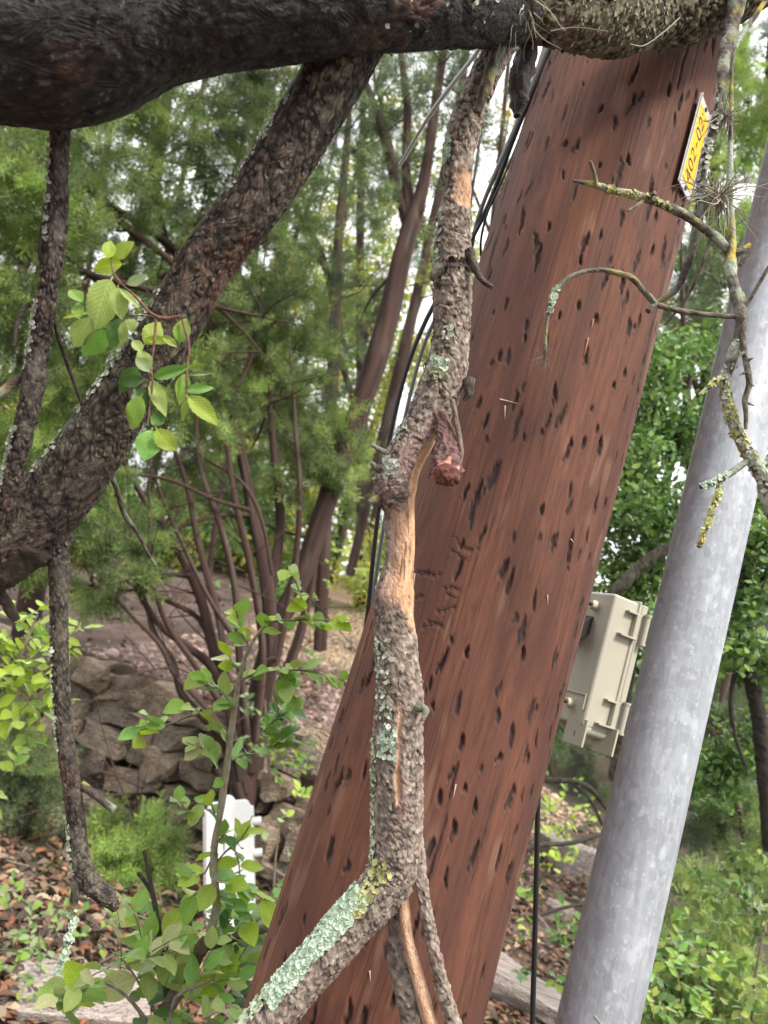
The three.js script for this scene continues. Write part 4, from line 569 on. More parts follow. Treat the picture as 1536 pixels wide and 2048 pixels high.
// ---------------------------------------------------------------- dry stone wall
{
  const r = rng(12), shapes = [];
  for (let i = 0; i < 9; i++) {
    const g = new THREE.BoxGeometry(1, 1, 1, 4, 3, 3), p = g.attributes.position;
    for (let k = 0; k < p.count; k++) { const v = V(p.getX(k), p.getY(k), p.getZ(k)), q = v.clone().normalize().multiplyScalar(0.62); v.lerp(q, 0.14 + 0.1 * noise(i, 3)); const n = 0.3 * noise(v.x * 2.2 + i * 9, v.y * 2.2, v.z * 2.2) + 0.1 * noise(v.x * 6 + i, v.y * 6, v.z * 6); v.multiplyScalar(1 + n); p.setXYZ(k, v.x, v.y, v.z); }
    g.deleteAttribute('normal'); g.deleteAttribute('uv'); const m = g.toNonIndexed(); m.computeVertexNormals();
    const pos = m.attributes.position, uv = []; for (let k = 0; k < pos.count; k++) uv.push(pos.getX(k) + pos.getZ(k), pos.getY(k)); m.setAttribute('uv', new THREE.Float32BufferAttribute(uv, 2)); shapes.push(m);
  }
  const stoneTex = (base, hi, moss, sd) => dataTex(256, 256, (u, v) => { const n = ring(u, v, 3), m = ring(v, u, 5); let c = mixc(base, hi, clamp(0.5 + n + 0.5 * m)); c = mixc(c, [0.06, 0.075, 0.03], moss * smooth(0.05, 0.3, ring(u + 0.3, v, 2.2 + sd))); c = mixc(c, [0.05, 0.04, 0.035], 0.7 * smooth(0.25, 0.4, m)); return c; }, true);
  const bump = grainTex.clone(); bump.repeat.set(1.4, 1.4);
  const sm = [stoneTex([0.27, 0.205, 0.15], [0.5, 0.4, 0.3], 0.35, 0), stoneTex([0.32, 0.24, 0.175], [0.54, 0.44, 0.34], 0.15, 1), stoneTex([0.22, 0.175, 0.14], [0.42, 0.34, 0.27], 0.5, 2)].map((map) => new THREE.MeshStandardMaterial({ map, bumpMap: bump, bumpScale: 0.035, roughness: 0.95 }));
  const t = thing('stone_wall', 'low dry laid wall of rough brown stones holding back the slope at the left', 'stone wall', V(wallA.x, 0, wallA.z));
  const rot = Math.atan2(-wallDir.z, wallDir.x), end = wallLen * 1.22;
  let y = -0.08, row = 0;
  while (y < WALL_H - 0.04) {
    const h = rr(0.11, 0.22, r); let x = -1.6 + rr(0, 0.2, r);
    while (x < end) {
      const w = rr(0.2, 0.52, r), hh = Math.min(h * rr(0.85, 1.12, r), 0.3);
      const m = part('stone', shapes[Math.floor(r() * 9)], sm[Math.floor(r() * 3)], t), out = rr(-0.09, 0.09, r) - y * 0.12;
      const yy = y + (x > wallLen ? -0.25 * (x - wallLen) : 0);
      m.position.set(wallDir.x * (x + w / 2) - wallN.x * out, yy + hh / 2, wallDir.z * (x + w / 2) - wallN.z * out); m.rotation.set(rr(-0.2, 0.2, r), rot + rr(-0.25, 0.25, r) + (r() < 0.5 ? Math.PI : 0), rr(-0.22, 0.22, r)); m.scale.set(w * 0.97, hh * 0.98, rr(0.26, 0.4, r));
      x += w * 0.98;
    }
    y += h * 0.97; row++;
  }
  const fill = new THREE.BoxGeometry(end + 1.5, WALL_H - 0.1, 0.2); fill.rotateY(rot); const q = wallDir.clone().multiplyScalar((end - 1.5) / 2).addScaledVector(wallN, 0.12); fill.translate(q.x, WALL_H / 2 - 0.08, q.z);
  part('earth_core', fill, std([0.05, 0.035, 0.025], 1), t);
  // single rocks and slabs on the ground
  const rock = (label, name, p, sx, sy, sz, turn, m, k, tilt = 0) => { const o = part(numbered(name), shapes[k], m, scene); tag(o, label, name === 'rock' ? 'rock' : 'stone slab'); o.position.copy(p); o.scale.set(sx, sy, sz); o.rotation.set(tilt, turn, rr(-0.12, 0.12, r)); return o; };
  const ground3 = (px, py, up = 0) => { let a = camera.position.clone(), d = ray(px, py).normalize(); for (let i = 0; i < 900; i++) { a.addScaledVector(d, 0.02); if (a.y < height(a.x, a.z)) break; } a.y += up; return a; };
  globalPlace = ground3;
  const palest = new THREE.MeshStandardMaterial({ map: stoneTex([0.3, 0.25, 0.23], [0.46, 0.39, 0.36], 0.1, 3), bumpMap: bump, bumpScale: 0.02, roughness: 0.9 });
  const slab = (label, p, w, d, h, turn) => { const g = new RoundedBoxGeometry(w, h, d, 3, 0.015), q = g.attributes.position; for (let k = 0; k < q.count; k++) { const f = 1 + 0.12 * noise(q.getX(k) * 9, q.getY(k) * 3, q.getZ(k) * 9 + w * 30); q.setXYZ(k, q.getX(k) * f, q.getY(k), q.getZ(k) * f); } g.computeVertexNormals(); const o = part(numbered('stone_slab'), g, palest, scene); tag(o, label, 'stone slab'); o.position.copy(p); o.rotation.y = turn; return o; };
  slab('pale flat stone slab on the ground at the lower left corner', ground3(165, 2010, 0.02), 0.52, 0.42, 0.07, 0.35);
  rock('pale flat slab shaped rock behind the foot of the steel pole', 'rock', ground3(1065, 2000, 0.02), 0.62, 0.13, 0.4, -0.5, palest, 7);
  rock('grey rounded rock among leaves between the two poles', 'rock', ground3(1125, 1735, 0.05), 0.46, 0.32, 0.4, 0.3, palest, 3); rock('brown wedge shaped rock leaning beside the grey rock between the poles', 'rock', ground3(1180, 1770, 0.02), 0.5, 0.2, 0.26, -0.7, sm[1], 5, 0.3);
  rock('small pinkish rock in front of the grey rock between the poles', 'rock', ground3(1118, 1830, 0.02), 0.22, 0.14, 0.16, 0.9, palest, 1); rock('tan boulder beside the left edge of the utility pole', 'rock', ground3(612, 1520, 0.06), 0.5, 0.36, 0.36, 0.2, sm[1], 6); rock('mossy flat rock lying at the foot of the stone wall', 'rock', ground3(200, 1640, 0.03), 0.34, 0.2, 0.26, 1.1, sm[2], 2);
}
// ---------------------------------------------------------------- white plastic chair lying folded behind the sapling
{
  const b = globalPlace(462, 1868, 0), t = thing('plastic_chair', 'white plastic folding chair standing behind the leafy sapling left of the pole', 'chair', b), m = std([0.80, 0.80, 0.80], 0.35);
  const dist = b.distanceTo(camera.position), u = dist / F, w = 80 * u, h = 222 * u;
  t.rotation.order = 'YXZ'; t.rotation.set(-0.15, Math.atan2(-b.x, -b.z) + 0.12, 0.35);
  const s = new THREE.Shape(); s.moveTo(-w * 0.36, 0); s.quadraticCurveTo(-w * 0.5, 0, -w * 0.5, h * 0.1); s.lineTo(-w * 0.47, h * 0.88); s.quadraticCurveTo(-w * 0.46, h * 0.96, -w * 0.34, h * 0.97); s.lineTo(-w * 0.14, h * 0.97); s.quadraticCurveTo(0, h * 1.06, w * 0.14, h * 0.97); s.lineTo(w * 0.36, h * 0.97); s.quadraticCurveTo(w * 0.47, h * 0.96, w * 0.47, h * 0.88); s.lineTo(w * 0.5, h * 0.1); s.quadraticCurveTo(w * 0.5, 0, w * 0.36, 0); s.closePath();
  const hole = (x, y, a, c) => { const p = new THREE.Path(); p.absellipse(x * w, y * h, a * w, c * h, 0, Math.PI * 2, true); s.holes.push(p); };
  hole(-0.28, 0.27, 0.075, 0.045); hole(0.02, 0.27, 0.06, 0.06); hole(0.28, 0.27, 0.075, 0.045); hole(-0.12, 0.66, 0.022, 0.075); hole(0.12, 0.66, 0.022, 0.075); hole(-0.1, 0.12, 0.05, 0.03); hole(0.14, 0.12, 0.05, 0.03);
  part('backrest', new THREE.ExtrudeGeometry(s, { depth: 0.018, bevelEnabled: true, bevelSize: 0.006, bevelThickness: 0.006, bevelSegments: 3, curveSegments: 16 }), m, t);
  for (const k of [-1, 1]) { const leg = new THREE.CapsuleGeometry(0.016, h * 0.9, 6, 12); leg.rotateX(0.16); leg.translate(k * w * 0.5, h * 0.46, -0.06); part('leg', leg, m, t); if (k > 0) for (const y of [0.56, 0.8]) { const c = new THREE.CylinderGeometry(0.022, 0.022, 0.05, 14); c.rotateZ(Math.PI / 2); c.translate(k * (w * 0.5 + 0.03), h * y, -0.02); part('hinge_knob', c, m, t); } }
  part('seat', new RoundedBoxGeometry(w * 0.92, h * 0.55, 0.025, 3, 0.01).rotateX(0.12).translate(0, h * 0.36, -0.07), m, t);
}
// ---------------------------------------------------------------- junipers
function sprayGeo(seed) {
  const r = rng(seed), pos = [], idx = [];
  const blade = (a, d, L, w, n) => { const s = d.clone().cross(n).normalize().multiplyScalar(w), k = pos.length / 3, m = a.clone().addScaledVector(d, L * 0.45), e = a.clone().addScaledVector(d, L); for (const p of [a, m.clone().add(s), m.clone().sub(s), e]) pos.push(p.x, p.y, p.z); idx.push(k, k + 1, k + 2, k + 1, k + 3, k + 2); };
  for (let i = 0; i < 15; i++) {
    const u = i / 15, a = V(0, u * 0.85, 0.05 * u * u), ang = i * 2.4, out = V(Math.cos(ang), 0.75, Math.sin(ang) * 0.6).normalize(), L = 0.42 * (1 - u * 0.55) * rr(0.8, 1.2, r);
    blade(a, out, L, 0.014, V(rr(-1, 1, r), rr(-1, 1, r), 1)); 
    for (let k = 0; k < 4; k++) { const b = a.clone().addScaledVector(out, L * (0.25 + k * 0.2)), d = out.clone().add(V(rr(-0.9, 0.9, r), rr(-0.1, 0.8, r), rr(-0.9, 0.9, r))).normalize(); blade(b, d, L * rr(0.3, 0.55, r), 0.016, V(rr(-1, 1, r), rr(-1, 1, r), 1)); }
  }
  blade(V(0, 0, 0), V(0, 1, 0.05), 1.05, 0.012, V(0, 0, 1));
  return meshOf(pos, idx);
}
const SPRAY = [sprayGeo(1), sprayGeo(2), sprayGeo(3)];
const sprayMat = leafy([1, 1, 1], 0.45, { clearcoat: 0 });
const juniperBark = (seed) => (a, s, r) => { const x = Math.cos(a), z = Math.sin(a), n = fbm(x * 3 + seed, s * 3, z * 3, 3), f = fbm(x * 9, s * 1.6, z * 9 + seed, 3); return [r * (0.16 * f + 0.1 * n), ...mixc(mixc([0.022, 0.012, 0.0105], [0.09, 0.048, 0.04], clamp(0.45 + f)), [0.12, 0.105, 0.092], 0.5 * smooth(0.1, 0.4, n))]; };
const GREEN = [[0.12, 0.20, 0.045], [0.16, 0.25, 0.05], [0.21, 0.30, 0.07], [0.08, 0.14, 0.04], [0.27, 0.34, 0.09]], COOL = [[0.10, 0.16, 0.06], [0.14, 0.21, 0.085], [0.07, 0.115, 0.05], [0.19, 0.25, 0.10]], FRESH = [[0.26, 0.39, 0.07], [0.2, 0.33, 0.06], [0.33, 0.44, 0.10]];
function foliage(parent, clumps, tones, seed, name = 'crown') {
  clumps = clumps.map((c) => [c[0], c[1], c[2], c[3] * 1.12, Math.round(c[4] * 3.5), c[5]]);
  const r = rng(seed), n = clumps.reduce((s, c) => s + c[4], 0), o = new THREE.Object3D(), c = new THREE.Color(), w = parent.getWorldPosition(V(0, 0, 0));
  const m = shade(new THREE.InstancedMesh(SPRAY[seed % 3], sprayMat, n)); let i = 0;
  for (const [px, py, d, Rp, k, tn] of clumps) {
    const ctr = at(px, py, d), R1 = Rp / F * d, ts = tn || tones, ct = rr(0.75, 1.2, r);
    // leafy twigs: several short axes inside the clump, each lined with sprays
    const axes = Math.max(5, Math.round(k / 13));
    for (let ax = 0, j = 0; ax < axes; ax++) {
      const tone = rr(0.6, 1.55, r), s = V(rr(-1, 1, r), rr(-1, 1, r), rr(-1, 1, r)).multiplyScalar(R1 * 0.75).add(ctr), dir = s.clone().sub(ctr).normalize().multiplyScalar(0.8).add(V(rr(-0.6, 0.6, r), rr(-0.25, 0.55, r), rr(-0.6, 0.6, r))).normalize(), L = R1 * rr(0.6, 1.1, r), ex = Math.floor((ax + 1) * k / axes);
      for (; j < ex; j++) {
        const u = r(); o.position.copy(s).addScaledVector(dir, (u - 0.35) * L).add(V(rr(-1, 1, r), rr(-1, 1, r), rr(-1, 1, r)).multiplyScalar(0.025)).sub(w);
        const q = dir.clone().add(V(rr(-0.8, 0.8, r), rr(-0.6, 0.7, r), rr(-0.8, 0.8, r))).normalize();
        o.quaternion.setFromUnitVectors(V(0, 1, 0), q); o.rotateY(r() * 6.28); o.scale.setScalar(rr(0.08, 0.18, r)); o.updateMatrix(); m.setMatrixAt(i, o.matrix);
        m.setColorAt(i++, c.setRGB(...ts[Math.floor(r() * ts.length)]).multiplyScalar(ct * tone * rr(0.8, 1.2, r)));
      }
    }
  }
  m.count = i; m.name = name; m.userData.kind = 'stuff'; parent.add(m); return m;
}
function juniper(label, group, base, stems, clumps, tones, seed) {
  const t = thing('juniper_tree', label, 'tree', base, group), r = rng(seed);
  const slim = seed === 24 ? 0.45 : seed === 21 ? 0.78 : 0.85;
  stems = stems.map((s, i) => {
    const q = s.map((p) => [p[0], p[1], p[2], p[3] * slim * (seed === 21 && i > 3 ? 0.72 : 1)]), e = q[q.length - 1], f = q[q.length - 2];
    if (e[3] > 2.5) q.push([e[0] + (e[0] - f[0]) * 0.8 + rr(-8, 8, r), e[1] + (e[1] - f[1]) * 0.8, e[2], e[3] * 0.55], [e[0] + (e[0] - f[0]) * 1.7 + rr(-15, 15, r), e[1] + (e[1] - f[1]) * 1.6, e[2], e[3] * 0.15]);
    return q;
  });
  stems.forEach((s, i) => { const o = part(i ? 'stem' : 'trunk', local(bough(s, { around: s[0][3] > 12 ? 18 : 10, step: 0.05, bark: juniperBark(seed + i) }), t), barkMat, t); });
  const P = stems.flatMap((s) => s.map((p) => at(p[0], p[1], p[2])));
  for (const [px, py, d, Rp, k] of clumps) {       // a bough from the nearest stem to each clump
    const c = at(px, py, d); let best = P[0]; for (const p of P) if (p.distanceTo(c) + 0.5 * Math.max(0, p.y - c.y) < best.distanceTo(c) + 0.5 * Math.max(0, best.y - c.y)) best = p;
    const L = best.distanceTo(c); if (L > 2.5 || k < 30) continue;
    const mid = best.clone().lerp(c, 0.5).add(V(rr(-0.1, 0.1, r), -0.06 * L, rr(-0.1, 0.1, r))), w = (v, q) => [v.x, v.y, v.z, q];
    part('bough', local(bough([w(best, 0.013), w(mid, 0.009), w(c, 0.004)], { around: 8, step: 0.08, world: true, bark: juniperBark(seed) }), t), barkMat, t);
    for (let e = 0; e < 3; e++) { const q = c.clone().add(V(rr(-1, 1, r), rr(-0.6, 0.8, r), rr(-1, 1, r)).multiplyScalar(Rp / F * d * 0.8)); part('twig', local(bough([w(mid.clone().lerp(c, 0.5), 0.005), w(c.clone().lerp(q, 0.5).add(V(0, 0.04, 0)), 0.004), w(q, 0.002)], { around: 6, step: 0.08, world: true, bark: juniperBark(seed + e) }), t), barkMat, t); }
  }
  const dry = [];
  for (let i = 0; i < (seed === 21 ? 90 : seed < 26 ? 40 : 8); i++) {            // fine dry twigs along the stems
    const s = stems[Math.floor(r() * stems.length)], k = Math.floor(r() * (s.length - 1)), f = r(), a = at(lerp(s[k][0], s[k + 1][0], f), lerp(s[k][1], s[k + 1][1], f), lerp(s[k][2], s[k + 1][2], f)), d = V(rr(-1, 1, r), rr(-0.5, 1, r), rr(-0.7, 0.9, r)).normalize(), L = rr(0.25, 0.9, r), w = rr(0.003, 0.008, r), bend = V(0, rr(-0.25, 0.25, r), 0);
    const p = [0, 0.35, 0.7, 1].map((u) => [...a.clone().addScaledVector(d, L * u).addScaledVector(bend, L * u * u).toArray(), w * (1.1 - 0.9 * u)]);
    dry.push(local(bough(p, { around: 6, step: 0.06, world: true, bark: juniperBark(seed + i) }), t));
    const b = V(...p[1].slice(0, 3)), e = b.clone().addScaledVector(d, L * 0.35).add(V(rr(-0.2, 0.2, r), rr(-0.1, 0.25, r), rr(-0.2, 0.2, r))); dry.push(local(bough([[...p[1].slice(0, 3), w * 0.6], [...b.clone().lerp(e, 0.5).toArray(), w * 0.45], [...e.toArray(), w * 0.2]], { around: 5, step: 0.08, world: true, bark: juniperBark(i) }), t));
  }
  part('dry_twigs', mergeGeometries(dry), barkMat, t).userData.kind = 'stuff';
  foliage(t, clumps, tones, seed);
  return t;
}
const D = 5.0, gp = (px, py) => globalPlace(px, py, -0.03);
// many stemmed juniper behind the white chair
juniper('juniper with many reddish stems spreading from one foot left of the pole', 'junipers behind the pole', gp(490, 1690), [
  [[480, 1700, 5.2, 44], [488, 1600, 5.2, 42], [505, 1480, 5.2, 36], [528, 1350, 5.25, 30], [555, 1250, 5.3, 26], [600, 1160, 5.35, 25], [640, 1040, 5.4, 26], [690, 900, 5.5, 27], [740, 760, 5.55, 28], [775, 640, 5.6, 28], [800, 530, 5.65, 26], [822, 450, 5.7, 24]],
  [[822, 460, 5.7, 20], [800, 400, 5.75, 12], [775, 300, 5.8, 11], [745, 200, 5.9, 9], [715, 130, 6, 7]], [[822, 460, 5.7, 18], [812, 340, 5.8, 12], [815, 220, 5.8, 10], [800, 90, 5.9, 8], [795, -60, 6, 7]], [[824, 460, 5.7, 20], [845, 380, 5.7, 15], [862, 270, 5.7, 13], [880, 150, 5.8, 11], [905, 10, 5.8, 9]],
  [[500, 1540, 5.1, 30], [540, 1330, 5.1, 26], [535, 1180, 5.1, 24], [510, 1050, 5.15, 20], [485, 920, 5.2, 18], [455, 790, 5.2, 17], [425, 670, 5.25, 15], [405, 600, 5.3, 11]], [[460, 800, 5.2, 10], [500, 720, 5.3, 8], [520, 600, 5.4, 6]],
  [[490, 1580, 5.1, 24], [470, 1420, 5, 22], [430, 1300, 4.95, 19], [395, 1180, 4.9, 17], [340, 1070, 4.9, 14], [290, 1000, 4.9, 11], [250, 930, 4.9, 8]], [[470, 1440, 5, 18], [420, 1330, 4.9, 16], [370, 1290, 4.8, 14], [320, 1250, 4.7, 12], [275, 1180, 4.7, 11], [262, 1150, 4.7, 9]],
  [[480, 1600, 5.05, 20], [440, 1470, 4.9, 17], [365, 1390, 4.8, 14], [345, 1320, 4.75, 12], [310, 1270, 4.7, 10], [290, 1200, 4.7, 8]], [[440, 1200, 5, 12], [380, 1155, 4.9, 9], [310, 1150, 4.8, 7], [240, 1165, 4.7, 6]], [[500, 1030, 5.15, 10], [440, 1030, 5, 8], [350, 1060, 4.9, 7], [280, 1110, 4.8, 6], [245, 1140, 4.75, 5]],
  [[540, 1190, 5.2, 20], [560, 1050, 5.3, 17], [550, 930, 5.3, 13], [540, 800, 5.4, 10], [545, 680, 5.5, 8]], [[500, 1500, 5.3, 24], [590, 1300, 5.5, 18], [620, 1180, 5.6, 14]], [[430, 1330, 4.95, 12], [400, 1240, 4.95, 10], [330, 1200, 4.9, 8], [285, 1180, 4.9, 6]],
  [[480, 1560, 4.9, 17], [455, 1400, 4.8, 15], [440, 1250, 4.75, 13], [400, 1100, 4.75, 12], [370, 960, 4.8, 9], [330, 850, 4.8, 7]], [[495, 1500, 4.9, 17], [480, 1330, 4.85, 15], [470, 1180, 4.8, 13], [440, 1050, 4.8, 11], [400, 930, 4.85, 9], [390, 800, 4.9, 7]], [[510, 1480, 5, 16], [525, 1300, 5, 14], [500, 1130, 5, 13], [470, 1000, 5, 11], [455, 900, 5, 9]],
  [[520, 1450, 5.1, 16], [560, 1290, 5.1, 14], [590, 1130, 5.2, 12], [600, 980, 5.2, 10], [590, 850, 5.3, 8]], [[450, 1420, 4.8, 12], [390, 1330, 4.7, 11], [330, 1240, 4.65, 9], [300, 1130, 4.6, 8], [300, 1040, 4.6, 6]], [[460, 1480, 4.8, 12], [400, 1400, 4.7, 10], [350, 1350, 4.65, 9], [320, 1290, 4.6, 8], [262, 1230, 4.6, 6]],
  [[500, 1020, 4.8, 8], [430, 1000, 4.75, 7], [340, 960, 4.7, 6], [270, 950, 4.7, 5]], [[470, 1280, 4.8, 9], [420, 1200, 4.7, 8], [380, 1120, 4.7, 7], [330, 1010, 4.7, 6]], [[380, 1150, 4.75, 8], [330, 1150, 4.7, 7], [270, 1180, 4.65, 6], [220, 1175, 4.6, 5]], [[545, 1150, 5, 8], [520, 1030, 5, 7], [480, 960, 5, 6], [430, 930, 5, 5]],
], [[230, 1090, 4.6, 75, 130], [320, 940, 5.3, 80, 90], [130, 1000, 4.5, 80, 120], [480, 640, 5.3, 110, 170], [560, 590, 5.6, 90, 130], [420, 800, 5, 70, 90], [560, 780, 5.5, 70, 80], [665, 905, 5.4, 60, 90], [600, 960, 5.5, 60, 70], [700, 260, 6, 120, 150, COOL], [860, 180, 5.9, 110, 150, COOL], [800, 400, 5.8, 70, 50, COOL], [180, 1160, 4.6, 50, 40], [600, 700, 5.6, 60, 60], [500, 900, 6.4, 90, 90, COOL], [440, 980, 6.2, 70, 60], [570, 860, 6.6, 80, 70, COOL], [430, 700, 6, 90, 80], [540, 740, 6.3, 90, 90, COOL], [620, 840, 6.3, 70, 60, COOL], [450, 560, 5.9, 80, 70, COOL], [720, 640, 6.6, 70, 45, COOL], [350, 860, 5.6, 80, 60]], GREEN, 21);
// the big leafy one filling the upper left
juniper('dense juniper with drooping green sprays filling the upper left', 'junipers behind the pole', V(at(60, 1450, 6.5).x, 0.9, at(60, 1450, 6.5).z), [
  [[40, 1330, 6.4, 30], [80, 1100, 6.3, 28], [150, 850, 6.2, 24], [230, 600, 6.1, 20], [300, 380, 6, 16], [340, 150, 6, 12], [360, -60, 6, 9]], [[180, 760, 6.1, 14], [60, 640, 5.6, 11], [-60, 560, 5.3, 9]], [[230, 600, 6.1, 14], [360, 520, 5.6, 11], [200, 395, 5.2, 8]], [[-80, 460, 4.8, 10], [60, 510, 4.8, 9], [180, 550, 4.8, 8], [340, 590, 4.8, 7]], [[180, 380, 5, 9], [260, 460, 5, 10], [340, 520, 5, 8], [420, 600, 5, 6]], [[320, 320, 6, 10], [310, 400, 6, 9], [330, 470, 6, 8]],
], [[60, 320, 4.6, 130, 260], [40, 520, 4.5, 130, 240], [220, 290, 5, 130, 230], [380, 230, 5.4, 130, 210], [240, 450, 5.2, 110, 120], [520, 200, 5.6, 100, 180, COOL], [420, 390, 5.6, 90, 100], [60, 720, 4.7, 120, 190], [180, 800, 4.9, 110, 140], [30, 900, 4.6, 110, 170, FRESH], [250, 640, 5.2, 90, 70], [550, 320, 5.8, 80, 90, COOL], [90, 1090, 4.5, 60, 70], [120, 200, 5, 100, 140], [300, 120, 5.4, 110, 120], [560, 460, 5.8, 80, 60], [60, 420, 4.2, 60, 60, FRESH], [310, 760, 5.1, 70, 60]], GREEN, 22);
juniper('slim upright juniper with bare dark trunks behind the many stemmed one', 'junipers behind the pole', gp(640, 1500), [
  [[640, 1300, 7.5, 16], [648, 1080, 7.5, 17], [655, 930, 7.5, 16], [665, 760, 7.5, 15], [672, 600, 7.5, 13], [678, 460, 7.5, 11], [690, 330, 7.6, 9], [700, 200, 7.6, 7]], [[672, 620, 7.5, 10], [640, 500, 7.6, 8], [600, 430, 7.6, 6], [560, 380, 7.7, 5]], [[690, 700, 7.7, 8], [640, 520, 7.8, 7], [560, 480, 7.8, 6], [500, 470, 7.8, 5]], [[655, 950, 7.5, 9], [600, 820, 7.6, 8], [560, 760, 7.6, 6]], [[550, 1000, 7.6, 14], [545, 800, 7.6, 13], [530, 640, 7.7, 10], [580, 500, 7.8, 7]],
], [[690, 420, 7.6, 90, 80, COOL], [640, 620, 7.7, 90, 80], [740, 560, 7.8, 80, 60, COOL], [560, 880, 7.6, 80, 80], [720, 960, 7.8, 60, 40, FRESH], [620, 350, 7.8, 80, 70, COOL]], GREEN, 23);
juniper('pale trunked juniper whose tops show above the left of the dead branch', 'junipers behind the pole', gp(700, 1380), [
  [[700, 1150, 9, 22], [770, 850, 9, 22], [830, 600, 9, 22], [880, 380, 9, 20], [915, 220, 9, 20], [935, 80, 9, 18], [950, -80, 9, 14]], [[890, 350, 9, 14], [930, 240, 9, 10], [985, 90, 9, 8]], [[860, 480, 9, 12], [800, 350, 9, 10], [760, 200, 9, 8]],
], [[830, 120, 8.6, 90, 100, COOL], [760, 360, 8.8, 80, 70, COOL], [900, 560, 9, 80, 60, [[0.3, 0.32, 0.06], [0.2, 0.26, 0.06]]], [980, 160, 9, 60, 30, COOL]], COOL, 24);
juniper('bright juniper beyond the steel pole at the upper right edge', 'junipers behind the pole', gp(1500, 1600), [
  [[1480, 1500, 7.5, 16], [1500, 1100, 7.5, 16], [1510, 700, 7.4, 14], [1530, 300, 7.4, 11], [1550, -50, 7.4, 8]], [[1510, 600, 7.4, 9], [1440, 480, 7.4, 7], [1400, 380, 7.3, 5]],
], [[1500, 170, 7, 80, 150, FRESH], [1470, 300, 7, 90, 150, FRESH], [1520, 420, 7, 70, 90, FRESH], [1420, 560, 7.2, 80, 90, COOL], [1360, 640, 7.4, 80, 70, COOL], [1390, 480, 7.4, 70, 60, COOL], [1520, 620, 7, 80, 90], [1500, 80, 7.2, 60, 60, COOL]], FRESH, 25);
juniper('small juniper seedling at the foot of the stone wall', null, gp(268, 1775), [[[268, 1775, 4.6, 5], [270, 1720, 4.6, 4], [275, 1660, 4.6, 3]]], [[262, 1735, 4.5, 55, 90, FRESH], [300, 1700, 4.5, 45, 60, FRESH], [250, 1680, 4.6, 40, 50, FRESH], [275, 1790, 4.4, 45, 40]], FRESH, 26);
juniper('low bushy juniper before the wall at the left edge', null, gp(50, 1700), [[[50, 1690, 4.8, 8], [55, 1600, 4.8, 6], [60, 1500, 4.8, 4]]], [[30, 1570, 4.7, 70, 110, GREEN], [90, 1630, 4.7, 55, 70, COOL], [20, 1470, 4.8, 50, 60, GREEN], [-20, 1640, 4.7, 60, 60, COOL]], COOL, 27);
juniper('dark juniper behind the shrubs right of the steel pole', 'junipers behind the pole', gp(1440, 1720), [
  [[1445, 1700, 6, 22], [1440, 1560, 6, 20], [1420, 1400, 6, 17], [1395, 1200, 6, 15], [1380, 900, 6, 12]], [[1530, 1560, 5.6, 14], [1500, 1330, 5.6, 17], [1492, 1150, 5.6, 15], [1480, 950, 5.6, 12]], [[1470, 1640, 5.7, 10], [1430, 1480, 5.7, 9], [1380, 1400, 5.7, 7]], [[1500, 1330, 5.6, 9], [1460, 1350, 5.5, 8], [1440, 1450, 5.4, 6], [1475, 1620, 5.4, 5]],
], [[1420, 1540, 5.8, 70, 80, COOL], [1500, 1420, 5.6, 70, 80, COOL], [1480, 1250, 5.8, 70, 80, COOL], [1500, 1650, 5.4, 70, 100, GREEN], [1440, 1780, 5.2, 70, 80, GREEN], [1390, 1660, 5.8, 60, 60], [1250, 1560, 6, 60, 50], [1180, 1500, 6.2, 50, 30], [1400, 1900, 3.4, 55, 40, FRESH], [1490, 2010, 3.1, 60, 44, FRESH], [1360, 1790, 4, 50, 36, GREEN]], COOL, 28);
// ---------------------------------------------------------------- broad leaved trees behind
function tuftGeo(seed, n) {
  const r = rng(seed), pos = [], idx = [];
  for (let i = 0; i < n; i++) {
    const a = V(rr(-1, 1, r), rr(-1, 1, r), rr(-1, 1, r)).multiplyScalar(0.75), d = V(rr(-1, 1, r), rr(-1, 0.5, r), rr(-1, 1, r)).normalize(), nn = V(rr(-1, 1, r), rr(-0.2, 1.4, r), rr(-1, 1, r)).normalize(), s = d.clone().cross(nn).normalize(), L = rr(0.28, 0.44, r), w = L * 0.27, k = pos.length / 3, up = s.clone().cross(d).multiplyScalar(w * 0.35);
    for (const [t, x] of [[0, 0], [0.35, 1], [0.35, -1], [0.75, 0.75], [0.75, -0.75], [1, 0]]) { const p = a.clone().addScaledVector(d, t * L).addScaledVector(s, x * w).addScaledVector(up, Math.abs(x)); pos.push(p.x, p.y, p.z); }
    idx.push(k, k + 1, k + 2, k + 1, k + 3, k + 2, k + 2, k + 3, k + 4, k + 3, k + 5, k + 4);
  }
  return meshOf(pos, idx);
}
const TUFT = [tuftGeo(7, 18), tuftGeo(8, 18)];
const tuftMat = leafy([1, 1, 1], 0.45, { clearcoat: 0.15 });
